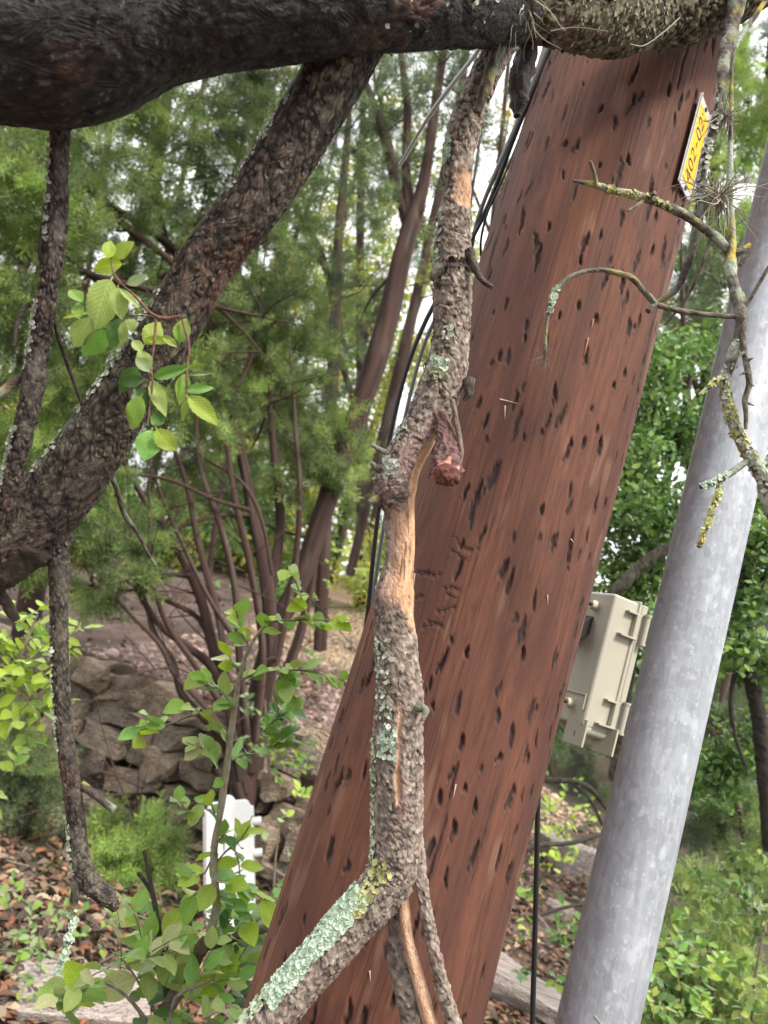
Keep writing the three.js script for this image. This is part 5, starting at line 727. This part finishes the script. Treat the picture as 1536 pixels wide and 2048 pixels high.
function tufts(parent, clumps, tones, size, seed, name = 'crown') {
  const r = rng(seed), n = clumps.reduce((s, c) => s + c[4], 0), o = new THREE.Object3D(), c = new THREE.Color(), w = parent.getWorldPosition(V(0, 0, 0)), m = shade(new THREE.InstancedMesh(TUFT[seed % 2], tuftMat, n)); let i = 0;
  for (const [px, py, d, Rp, k, tn] of clumps) {
    const ctr = at(px, py, d), R1 = Rp / F * d, ts = tn || tones, subs = Array.from({ length: Math.max(3, Math.round(k / 9)) }, () => V(rr(-1, 1, r), rr(-1, 1, r), rr(-1, 1, r)).multiplyScalar(R1 * 0.85));
    for (let j = 0; j < k; j++) {
      const q = subs[Math.floor(r() * subs.length)]; o.position.copy(ctr).add(q).add(V(rr(-1, 1, r), rr(-1, 1, r), rr(-1, 1, r)).multiplyScalar(R1 * 0.25)).sub(w);
      o.rotation.set(r() * 6.3, r() * 6.3, r() * 6.3); o.scale.setScalar(size * rr(0.7, 1.3, r)); o.updateMatrix(); m.setMatrixAt(i, o.matrix); m.setColorAt(i++, c.setRGB(...ts[Math.floor(r() * ts.length)]).multiplyScalar(rr(0.75, 1.25, r)));
    }
  }
  m.name = name; m.userData.kind = 'stuff'; parent.add(m); return m;
}
const LIMEY = [[0.40, 0.44, 0.06], [0.5, 0.46, 0.07], [0.3, 0.40, 0.07], [0.36, 0.42, 0.1]], LEAFY = [[0.10, 0.22, 0.04], [0.14, 0.28, 0.05], [0.07, 0.15, 0.035], [0.2, 0.33, 0.06]], GREYG = [[0.12, 0.16, 0.09], [0.16, 0.2, 0.11], [0.22, 0.26, 0.14]];
function broadleaf(label, name, base, stems, clumps, tones, size, seed) {
  const t = thing(name, label, 'tree', base); stems.forEach((s, i) => part(i ? 'stem' : 'trunk', local(bough(s, { around: 10, step: 0.12, bark: juniperBark(seed + i) }), t), barkMat, t)); tufts(t, clumps, tones, size, seed); return t;
}
broadleaf('yellowish leaved tree in the gap behind the many stemmed juniper', 'broadleaf_tree', gp(720, 1400), [[[720, 1250, 12, 12], [725, 900, 12, 12], [720, 500, 12, 9], [730, 100, 12, 6]], [[725, 850, 12, 7], [640, 620, 12, 5], [560, 500, 12, 4]], [[722, 700, 12, 6], [800, 500, 12, 5], [830, 350, 12, 4]]],
  [[780, 400, 12, 90, 60], [700, 620, 12, 110, 90], [620, 520, 12, 90, 50], [820, 640, 12, 90, 60], [560, 700, 12, 90, 55], [760, 830, 12, 90, 50], [870, 500, 12, 70, 45], [650, 350, 12, 80, 35], [820, 250, 12, 70, 25], [580, 560, 11, 50, 30, [[0.5, 0.45, 0.06]]]], LIMEY, 0.2, 31);
broadleaf('thin pale green tree against the white sky left of the pole top', 'broadleaf_tree', gp(900, 1350), [[[920, 1000, 14, 8], [980, 500, 14, 7], [1010, 200, 14, 5], [1025, 20, 14, 4]], [[985, 480, 14, 4], [930, 330, 14, 3], [905, 200, 14, 2]]],
  [[1000, 300, 14, 60, 16, GREYG], [960, 420, 14, 60, 22], [930, 560, 14, 60, 30], [860, 760, 13, 60, 30], [990, 240, 14, 40, 8, [[0.5, 0.42, 0.05]]], [900, 300, 14, 50, 16, GREYG], [880, 150, 14, 60, 18, GREYG]], LIMEY, 0.2, 32);
broadleaf('green leafy tree far behind the right edge of the pole', 'broadleaf_tree', gp(1400, 1640), [[[1400, 1400, 9, 14], [1410, 900, 9, 13], [1420, 500, 9, 10], [1440, 200, 9, 7]], [[1408, 820, 9, 7], [1350, 650, 9, 5], [1300, 560, 9, 4]]],
  [[1440, 560, 9, 80, 70, GREYG], [1350, 700, 9, 80, 80, GREYG], [1420, 750, 8.6, 90, 90], [1500, 250, 9, 80, 70], [1480, 120, 9, 70, 60], [1380, 600, 9, 60, 40, GREYG], [1500, 500, 9, 60, 40], [1330, 850, 9, 70, 60], [1470, 900, 8.6, 70, 50], [1340, 620, 9, 25, 10, [[0.5, 0.45, 0.07]]]], LEAFY, 0.16, 33);
broadleaf('bright green sunlit tree far beyond the lower right between dark trunks', 'broadleaf_tree', gp(1450, 1690), [[[1450, 1640, 13, 9], [1452, 1400, 13, 8], [1460, 1200, 13, 6]]], [[1440, 1640, 12, 60, 40, [[0.4, 0.5, 0.07]]], [1500, 1480, 12, 70, 50], [1400, 1450, 12, 70, 45], [1300, 1420, 12, 60, 40], [1520, 1300, 12, 60, 40]], LEAFY, 0.2, 34);
{
  const t = thing('distant_woods', 'hazy mass of green trees far behind everything', 'woods', at(768, 1250, 19)); t.userData.kind = 'stuff'; const r = rng(88), cl = [], tr = [];
  for (let i = 0; i < 190; i++) { const px = rr(-250, 1780, r), hz = 1290 + (px - 691) * 0.31, py = hz - Math.pow(r(), 1.3) * 1250 + 40, d = rr(15, 24, r); if (px > 880 && px < 1080 && py < 650 && r() < 0.8) continue; cl.push([px, py, d, rr(60, 110, r), Math.round(rr(20, 42, r)), r() < 0.25 ? LIMEY : r() < 0.4 ? GREYG : LEAFY]); }
  for (let i = 0; i < 60; i++) cl.push([rr(330, 720, r), rr(420, 1080, r), rr(13, 18, r), rr(60, 90, r), 34, r() < 0.35 ? LIMEY : r() < 0.5 ? GREYG : LEAFY]);
  for (let i = 0; i < 110; i++) { const px = rr(-200, 1750, r), py = 1290 + (px - 691) * 0.31 - rr(-30, 260, r); cl.push([px, py, rr(11, 16, r), rr(60, 90, r), Math.round(rr(22, 40, r)), r() < 0.3 ? LIMEY : LEAFY]); }
  tufts(t, cl, LEAFY, 0.3, 41, 'foliage');
  for (let i = 0; i < 34; i++) { const px = rr(-100, 1650, r), hz = 1290 + (px - 691) * 0.31, d = rr(11, 20, r), q = rr(5, 11, r), ln = rr(-60, 220, r); tr.push(local(bough([[px - 40, hz + 120, d, q], [px + rr(-15, 15, r), hz - 200, d, q * 0.9], [px + ln * 0.6 + 70, hz - 700, d, q * 0.6], [px + ln + 160, hz - 1250, d, q * 0.3]], { around: 7, step: 0.5, bark: juniperBark(i) }), t)); }
  const tm = part('trunks', mergeGeometries(tr), barkMat, t); tm.userData.kind = 'stuff';
}
// ---------------------------------------------------------------- leafy shrubs and saplings
const SB = (seed) => twiggy([0.1, 0.075, 0.06], [0.3, 0.25, 0.2], seed, 0.15);
function shrub(name, label, category, base, stems, clumps, len, mats, seed, { geos = smallGeos, cap = 290, rest = 0, restTones = LEAFY, restSize = 0.09, bark = SB } = {}) {
  const t = thing(name, label, category, base), r = rng(seed);
  stems.forEach((s, i) => part(s[0][3] > 5 ? 'stem' : 'twig', local(bough(s, { around: s[0][3] > 5 ? 16 : 8, step: 0.008, bark: bark(seed + i) }), t), barkMat, t));
  let left = cap; const total = clumps.reduce((s, c) => s + c[4], 0);
  for (const [px, py, d, Rp, k, ms] of clumps) {
    const c = at(px, py, d), R1 = Rp / F * d, n = Math.min(left, Math.round(k * Math.min(1, cap / total))); left -= n;
    for (let j = 0; j < n;) {
      const g = Math.min(n - j, Math.floor(rr(5, 9, r))); j += g;
      const a = V(rr(-1, 1, r), rr(-1, 1, r), rr(-0.7, 0.7, r)).multiplyScalar(R1 * 0.8).add(c), dir = a.clone().sub(c).normalize().add(V(rr(-0.8, 0.8, r), rr(-0.1, 0.7, r), rr(-0.6, 0.6, r))).normalize(), L = len * g * 0.3, b = a.clone().addScaledVector(dir, L * 0.5).add(V(0, L * 0.06, 0)), e = a.clone().addScaledVector(dir, L);
      part('twig', local(bough([[...a.toArray(), 0.0016], [...b.toArray(), 0.0013], [...e.toArray(), 0.0008]], { around: 5, step: 0.03, world: true, bark: bark(seed) }), t), barkMat, t);
      leavesAlong(t, [a, b, e], g, len, ms || mats, r, geos);
    }
  }
  if (rest) tufts(t, clumps.map((c) => [c[0], c[1], c[2] + 0.15, c[3] * 1.1, Math.round(rest * c[4] / total)]), restTones, restSize, seed, 'leaves');
  return t;
}
const { lime, yellow, mid, pale, glossy, dark, deep, grey, cream } = LEAF;
{
  // sapling with a pale stem before the many stemmed juniper
  const d = 1.62, r = rng(515), t = thing('sapling', 'young sapling with a thin pale stem and fresh oval leaves left of the pole', 'sapling', at(300, 2120, d));
  const stem = (p, n = 'twig', b = SB(p[0][0])) => { part(n, local(bough(p.map((q) => [q[0], q[1], q[3] || d, q[2]]), { around: p[0][2] > 4 ? 14 : 8, step: 0.007, bark: b }), t), barkMat, t); return p.map((q) => at(q[0], q[1], q[3] || d)); };
  stem([[270, 2140, 17], [325, 2035, 16], [365, 1965, 15], [398, 1905, 14], [420, 1870, 13]], 'trunk', twiggy([0.06, 0.045, 0.038], [0.2, 0.16, 0.13], 4, 0.2));
  stem([[415, 1880, 10], [432, 1820, 8], [430, 1760, 7.5], [428, 1700, 7.5], [438, 1640, 7], [450, 1560, 7], [460, 1480, 6.5], [470, 1410, 6], [480, 1350, 5], [495, 1305, 4], [520, 1262, 3], [545, 1242, 2.4]], 'stem', twiggy([0.2, 0.17, 0.13], [0.42, 0.37, 0.28], 9, 0.3));
  stem([[405, 1895, 10], [460, 1878, 9], [520, 1860, 8, 1.66], [575, 1845, 6, 1.72]], 'stem', twiggy([0.04, 0.03, 0.027], [0.14, 0.11, 0.09], 4));
  const tw = (p, n, mats, len = 0.045, geos = ovalGeos) => { const q = stem(p); if (n) leavesAlong(t, q, Math.round(n * 1.35), len * 1.22, mats, r, geos); };
  const fresh = [lime, yellow, mid, pale, glossy, mid], soft = [pale, cream, lime, mid];
  tw([[518, 1262, 2.4], [545, 1244, 2.4], [590, 1240, 2.2], [640, 1240, 2], [690, 1252, 1.6]], 12, fresh); tw([[612, 1242, 1.8], [605, 1205, 1.6], [592, 1165, 1.4], [580, 1140, 1.2]], 8, soft, 0.04); tw([[500, 1296, 2], [480, 1260, 1.6], [472, 1220, 1.4]], 8, fresh, 0.045);
  tw([[478, 1362, 2.4], [520, 1345, 2.2], [580, 1340, 2], [640, 1346, 1.8], [688, 1362, 1.4]], 13, fresh); tw([[560, 1342, 1.6], [575, 1370, 1.5], [590, 1400, 1.2]], 6, fresh); tw([[482, 1340, 1.8], [466, 1330, 1.5], [458, 1310, 1.2]], 4, soft);
  tw([[468, 1420, 2], [440, 1380, 1.8], [405, 1360, 1.6]], 9, fresh); tw([[458, 1490, 2.2], [430, 1455, 2], [400, 1425, 1.8], [372, 1408, 1.6]], 8, fresh); tw([[340, 1448, 2], [300, 1456, 1.6], [270, 1462, 1.4]], 6, [glossy, mid, lime], 0.055); tw([[405, 1425, 1.8], [370, 1436, 1.8], [335, 1450, 2]], 0);
  tw([[450, 1560, 1.8], [410, 1500, 1.8], [385, 1490, 1.6]], 9, soft, 0.042); tw([[436, 1650, 2], [415, 1600, 1.8], [385, 1625, 1.6], [355, 1600, 1.4]], 9, fresh, 0.048);
  tw([[520, 1470, 2, 1.75], [550, 1440, 2, 1.75], [580, 1420, 1.8, 1.75]], 12, [mid, mid, glossy, dark], 0.045); tw([[465, 1520, 2, 1.75], [510, 1500, 2, 1.75], [550, 1490, 1.8, 1.75], [575, 1470, 1.5, 1.75]], 11, [mid, dark, glossy], 0.045);
  tw([[430, 1765, 2.6], [395, 1785, 2.6], [365, 1815, 2.6], [352, 1850, 2.4]], 5, fresh, 0.055); tw([[430, 1762, 2.4], [455, 1765, 2.4], [490, 1775, 2], [530, 1800, 1.6]], 9, [lime, mid, lime, glossy], 0.058); tw([[428, 1730, 2], [455, 1700, 2], [480, 1680, 1.8], [500, 1650, 1.4]], 6, [dark, mid, lime], 0.04); tw([[430, 1700, 2], [405, 1750, 1.8], [385, 1745, 1.6]], 5, [lime, pale, mid], 0.055);
  tw([[432, 1790, 2], [455, 1800, 2], [480, 1830, 1.8], [500, 1860, 1.5]], 8, [lime, mid, yellow, glossy], 0.05); tw([[430, 1690, 2], [450, 1670, 1.8], [475, 1715, 1.6], [480, 1750, 1.3]], 7, [mid, dark, lime], 0.042); tw([[440, 1880, 2.4], [455, 1880, 2.2], [462, 1930, 2]], 4, [lime, pale], 0.065);
  tw([[352, 1850, 2.6], [330, 1905, 2.4], [300, 1940, 2.2], [270, 1960, 2]], 7, [pale, lime, cream], 0.07);
  // dark bare shoot beside it
  stem([[340, 2030, 6], [330, 1960, 6], [322, 1890, 6], [312, 1820, 5], [300, 1760, 4.5], [288, 1700, 4]], 'shoot', twiggy([0.02, 0.016, 0.015], [0.09, 0.07, 0.06], 3, 0.05)); stem([[314, 1830, 4], [300, 1780, 4], [276, 1745, 4]], 'shoot', twiggy([0.02, 0.016, 0.015], [0.09, 0.07, 0.06], 5));
}
shrub('shrub', 'low leafy shrub with large fresh leaves along the bottom edge left of the pole', 'shrub', at(330, 2250, 1.55), [[[330, 2200, 1.55, 6], [300, 2060, 1.55, 5], [250, 1990, 1.55, 3], [200, 1960, 1.55, 2]], [[350, 2150, 1.5, 5], [350, 2000, 1.5, 4], [420, 1960, 1.5, 3]], [[380, 2150, 1.6, 4], [250, 1925, 1.6, 2], [220, 1900, 1.6, 1.5]]],
  [[215, 1950, 1.5, 60, 26, [pale, cream, mid]], [320, 2000, 1.6, 80, 46], [420, 2000, 1.65, 80, 50, [mid, dark, grey]], [250, 1880, 1.7, 70, 22], [465, 1960, 1.75, 50, 36, [dark, deep, mid]], [380, 1920, 1.75, 60, 30, [mid, dark]], [300, 2060, 1.5, 80, 30], [100, 2050, 1.6, 50, 12], [440, 2060, 1.6, 60, 36, [pale, mid, dark]]], 0.062, [lime, mid, mid, pale, glossy], 61, { geos: ovalGeos });
shrub('shrub', 'yellow green leafy shrub reaching in at the left edge', 'shrub', at(-40, 1500, 2.2), [[[-60, 1560, 2.2, 6], [-10, 1400, 2.2, 5], [40, 1310, 2.2, 4], [75, 1230, 2.2, 2]], [[-40, 1340, 2.2, 4], [20, 1325, 2.2, 3], [60, 1312, 2.2, 2]]],
  [[30, 1250, 2.2, 45, 44, [lime, lime, yellow]], [70, 1310, 2.2, 36, 60, [lime, yellow, lime]], [20, 1390, 2.2, 50, 44], [78, 1390, 2.2, 32, 60, [lime, lime, yellow]], [20, 1430, 2.25, 45, 30, [yellow, mid]], [10, 1560, 2.3, 30, 16], [10, 1210, 2.3, 35, 24, [mid, lime]]], 0.058, [lime, yellow, lime, mid], 62);
shrub('holly_shrub', 'tall dark green small leaved shrub between the pole and the steel pole', 'shrub', gp(1300, 1690), [[[1230, 1560, 3.4, 14], [1260, 1330, 3.4, 12], [1300, 1080, 3.4, 10], [1360, 860, 3.4, 7], [1390, 700, 3.4, 4]], [[1160, 1270, 3.2, 11], [1235, 1180, 3.1, 13], [1290, 1125, 3.1, 13], [1350, 1090, 3.1, 11], [1420, 1070, 3.1, 8]], [[1300, 1080, 3.4, 6], [1250, 950, 3.4, 5], [1280, 800, 3.4, 3]], [[1240, 1450, 3.4, 6], [1300, 1400, 3.4, 5], [1250, 1300, 3.5, 3]], [[1090, 1560, 3.2, 6], [1170, 1570, 3.2, 5], [1230, 1640, 3.2, 4]]],
  [[1340, 760, 3.2, 80, 60], [1400, 690, 3.3, 60, 40], [1300, 850, 3.2, 70, 60], [1290, 960, 3.1, 80, 70], [1250, 1040, 3.1, 60, 50], [1330, 1060, 3.2, 70, 46], [1390, 860, 3.2, 60, 50], [1240, 1130, 3.2, 50, 30], [1210, 1180, 3.2, 40, 26], [1270, 1260, 3.3, 40, 24], [1300, 1150, 3.2, 40, 24]], 0.03, [dark, deep, mid, glossy, dark], 63, { rest: 620, restSize: 0.085, restTones: LEAFY, bark: (s) => twiggy([0.02, 0.017, 0.016], [0.09, 0.075, 0.065], s, 0.1) });
shrub('holly_shrub', 'dark small leaved shrub right of the steel pole with black trunks', 'shrub', gp(1500, 1780), [[[1540, 1700, 2.9, 14], [1520, 1450, 2.9, 15], [1494, 1300, 2.9, 15], [1488, 1180, 2.9, 11], [1496, 1060, 2.9, 8]], [[1525, 1330, 2.9, 9], [1480, 1330, 2.85, 6], [1462, 1400, 2.85, 5], [1470, 1470, 2.85, 4], [1490, 1530, 2.85, 3]], [[1500, 1230, 2.9, 7], [1536, 1140, 2.9, 6], [1600, 1080, 2.9, 5]]],
  [[1500, 1100, 2.7, 40, 26, [mid, glossy, dark]], [1540, 1180, 2.7, 50, 36], [1470, 1290, 2.7, 35, 16, [mid, glossy]], [1530, 1020, 2.8, 50, 40, [dark, mid, yellow]], [1540, 1320, 2.8, 50, 30], [1430, 1500, 3, 40, 26, [mid, yellow]], [1530, 1480, 2.9, 50, 34], [1460, 1200, 3, 40, 24], [1420, 1560, 3, 50, 26]], 0.034, [dark, deep, mid, dark], 64, { rest: 260, restSize: 0.085, bark: (s) => twiggy([0.016, 0.014, 0.013], [0.06, 0.05, 0.045], s) });
shrub('shrub', 'glossy oval leaved shrub filling the lower right corner', 'shrub', gp(1450, 2080), [[[1450, 2200, 2.5, 5], [1430, 2000, 2.5, 4], [1400, 1900, 2.5, 2]], [[1500, 2200, 2.5, 5], [1510, 1960, 2.5, 3], [1530, 1850, 2.5, 2]]],
  [[1420, 1800, 2.9, 60, 20, [dark, mid]], [1510, 1780, 2.9, 60, 18, [dark, deep]], [1345, 1890, 2.6, 40, 30, [mid, dark, yellow, glossy]], [1385, 1985, 2.4, 60, 44], [1330, 1990, 2.4, 45, 30], [1480, 1990, 2.4, 70, 22, [dark, mid, yellow]], [1410, 2050, 2.3, 60, 34], [1510, 1880, 2.6, 55, 22, [dark, deep]], [1320, 2050, 2.3, 50, 22]], 0.044, [dark, mid, yellow, glossy, lime, mid], 65, { rest: 110, restSize: 0.1, restTones: [[0.1, 0.2, 0.04], [0.18, 0.28, 0.06], [0.28, 0.34, 0.08]] });
shrub('shrub', 'patch of bright leaves on the slope seen between the two poles', 'shrub', gp(1130, 1690), [[[1030, 1705, 3.0, 5], [1085, 1690, 3.0, 5], [1140, 1686, 3.0, 4.5], [1210, 1668, 3.0, 4]], [[1080, 1830, 3.2, 4], [1130, 1815, 3.2, 3.5], [1200, 1805, 3.2, 3]], [[1140, 1560, 3.2, 4], [1180, 1600, 3.2, 3.5], [1205, 1650, 3.2, 3]]],
  [[1100, 1640, 4.6, 45, 46, [lime, yellow, mid]], [1160, 1660, 4.6, 40, 40, [lime, yellow, mid]], [1130, 1600, 4.8, 40, 26], [1060, 1800, 4, 40, 30, [mid, lime]], [1110, 1900, 3.6, 50, 46, [dark, mid]], [1040, 1720, 4.2, 30, 16, [lime]], [1160, 1930, 3.6, 40, 26, [dark, mid]]], 0.06, [mid, lime, dark], 66, { bark: (s) => twiggy([0.03, 0.025, 0.022], [0.1, 0.08, 0.07], s) });
shrub('shrub', 'scattered low green plants among the dead leaves at the lower left', 'shrub', gp(60, 1900), [[[60, 1960, 3.3, 3], [80, 1880, 3.3, 2.4], [110, 1820, 3.3, 1.6]]], [[40, 1820, 3.3, 40, 28], [90, 1830, 3.3, 40, 30], [30, 1890, 3.2, 40, 24], [60, 1950, 3.1, 40, 24, [dark, mid, grey]], [120, 1900, 3.2, 40, 16], [10, 1960, 3, 40, 18], [180, 1860, 3.4, 40, 14], [20, 2020, 2.8, 40, 12, [lime, mid]]], 0.05, [mid, dark, grey, mid], 67);
shrub('shrub', 'small broad leaved seedling growing between the white chair and the pole', 'shrub', gp(550, 1800), [[[545, 1830, 3.1, 3], [550, 1730, 3.1, 2.4], [560, 1640, 3.1, 1.6]]], [[550, 1650, 3.1, 25, 10, [yellow, mid, grey]], [550, 1740, 3.1, 30, 16, [mid, grey, dark]], [540, 1800, 3.1, 25, 10], [590, 1600, 3.4, 25, 8, [lime, mid]], [620, 1530, 4, 30, 14, [dark, grey]]], 0.055, [mid, dark], 68);
shrub('shrub', 'dark green ground plants on the bank behind the sapling', 'shrub', gp(540, 1500), [[[540, 1560, 4.3, 4], [535, 1480, 4.3, 3], [530, 1400, 4.3, 2]]], [[530, 1510, 4.2, 45, 60, [mid, yellow, dark]], [510, 1450, 4.3, 40, 40, [dark, deep, grey]], [560, 1540, 4.2, 35, 36, [mid, yellow]], [660, 1210, 5.8, 40, 30, [mid, yellow]], [640, 1330, 5.6, 30, 20], [690, 1130, 6.2, 30, 20, [mid, yellow]]], 0.055, [mid, dark], 69);
renderer.render(scene, camera);
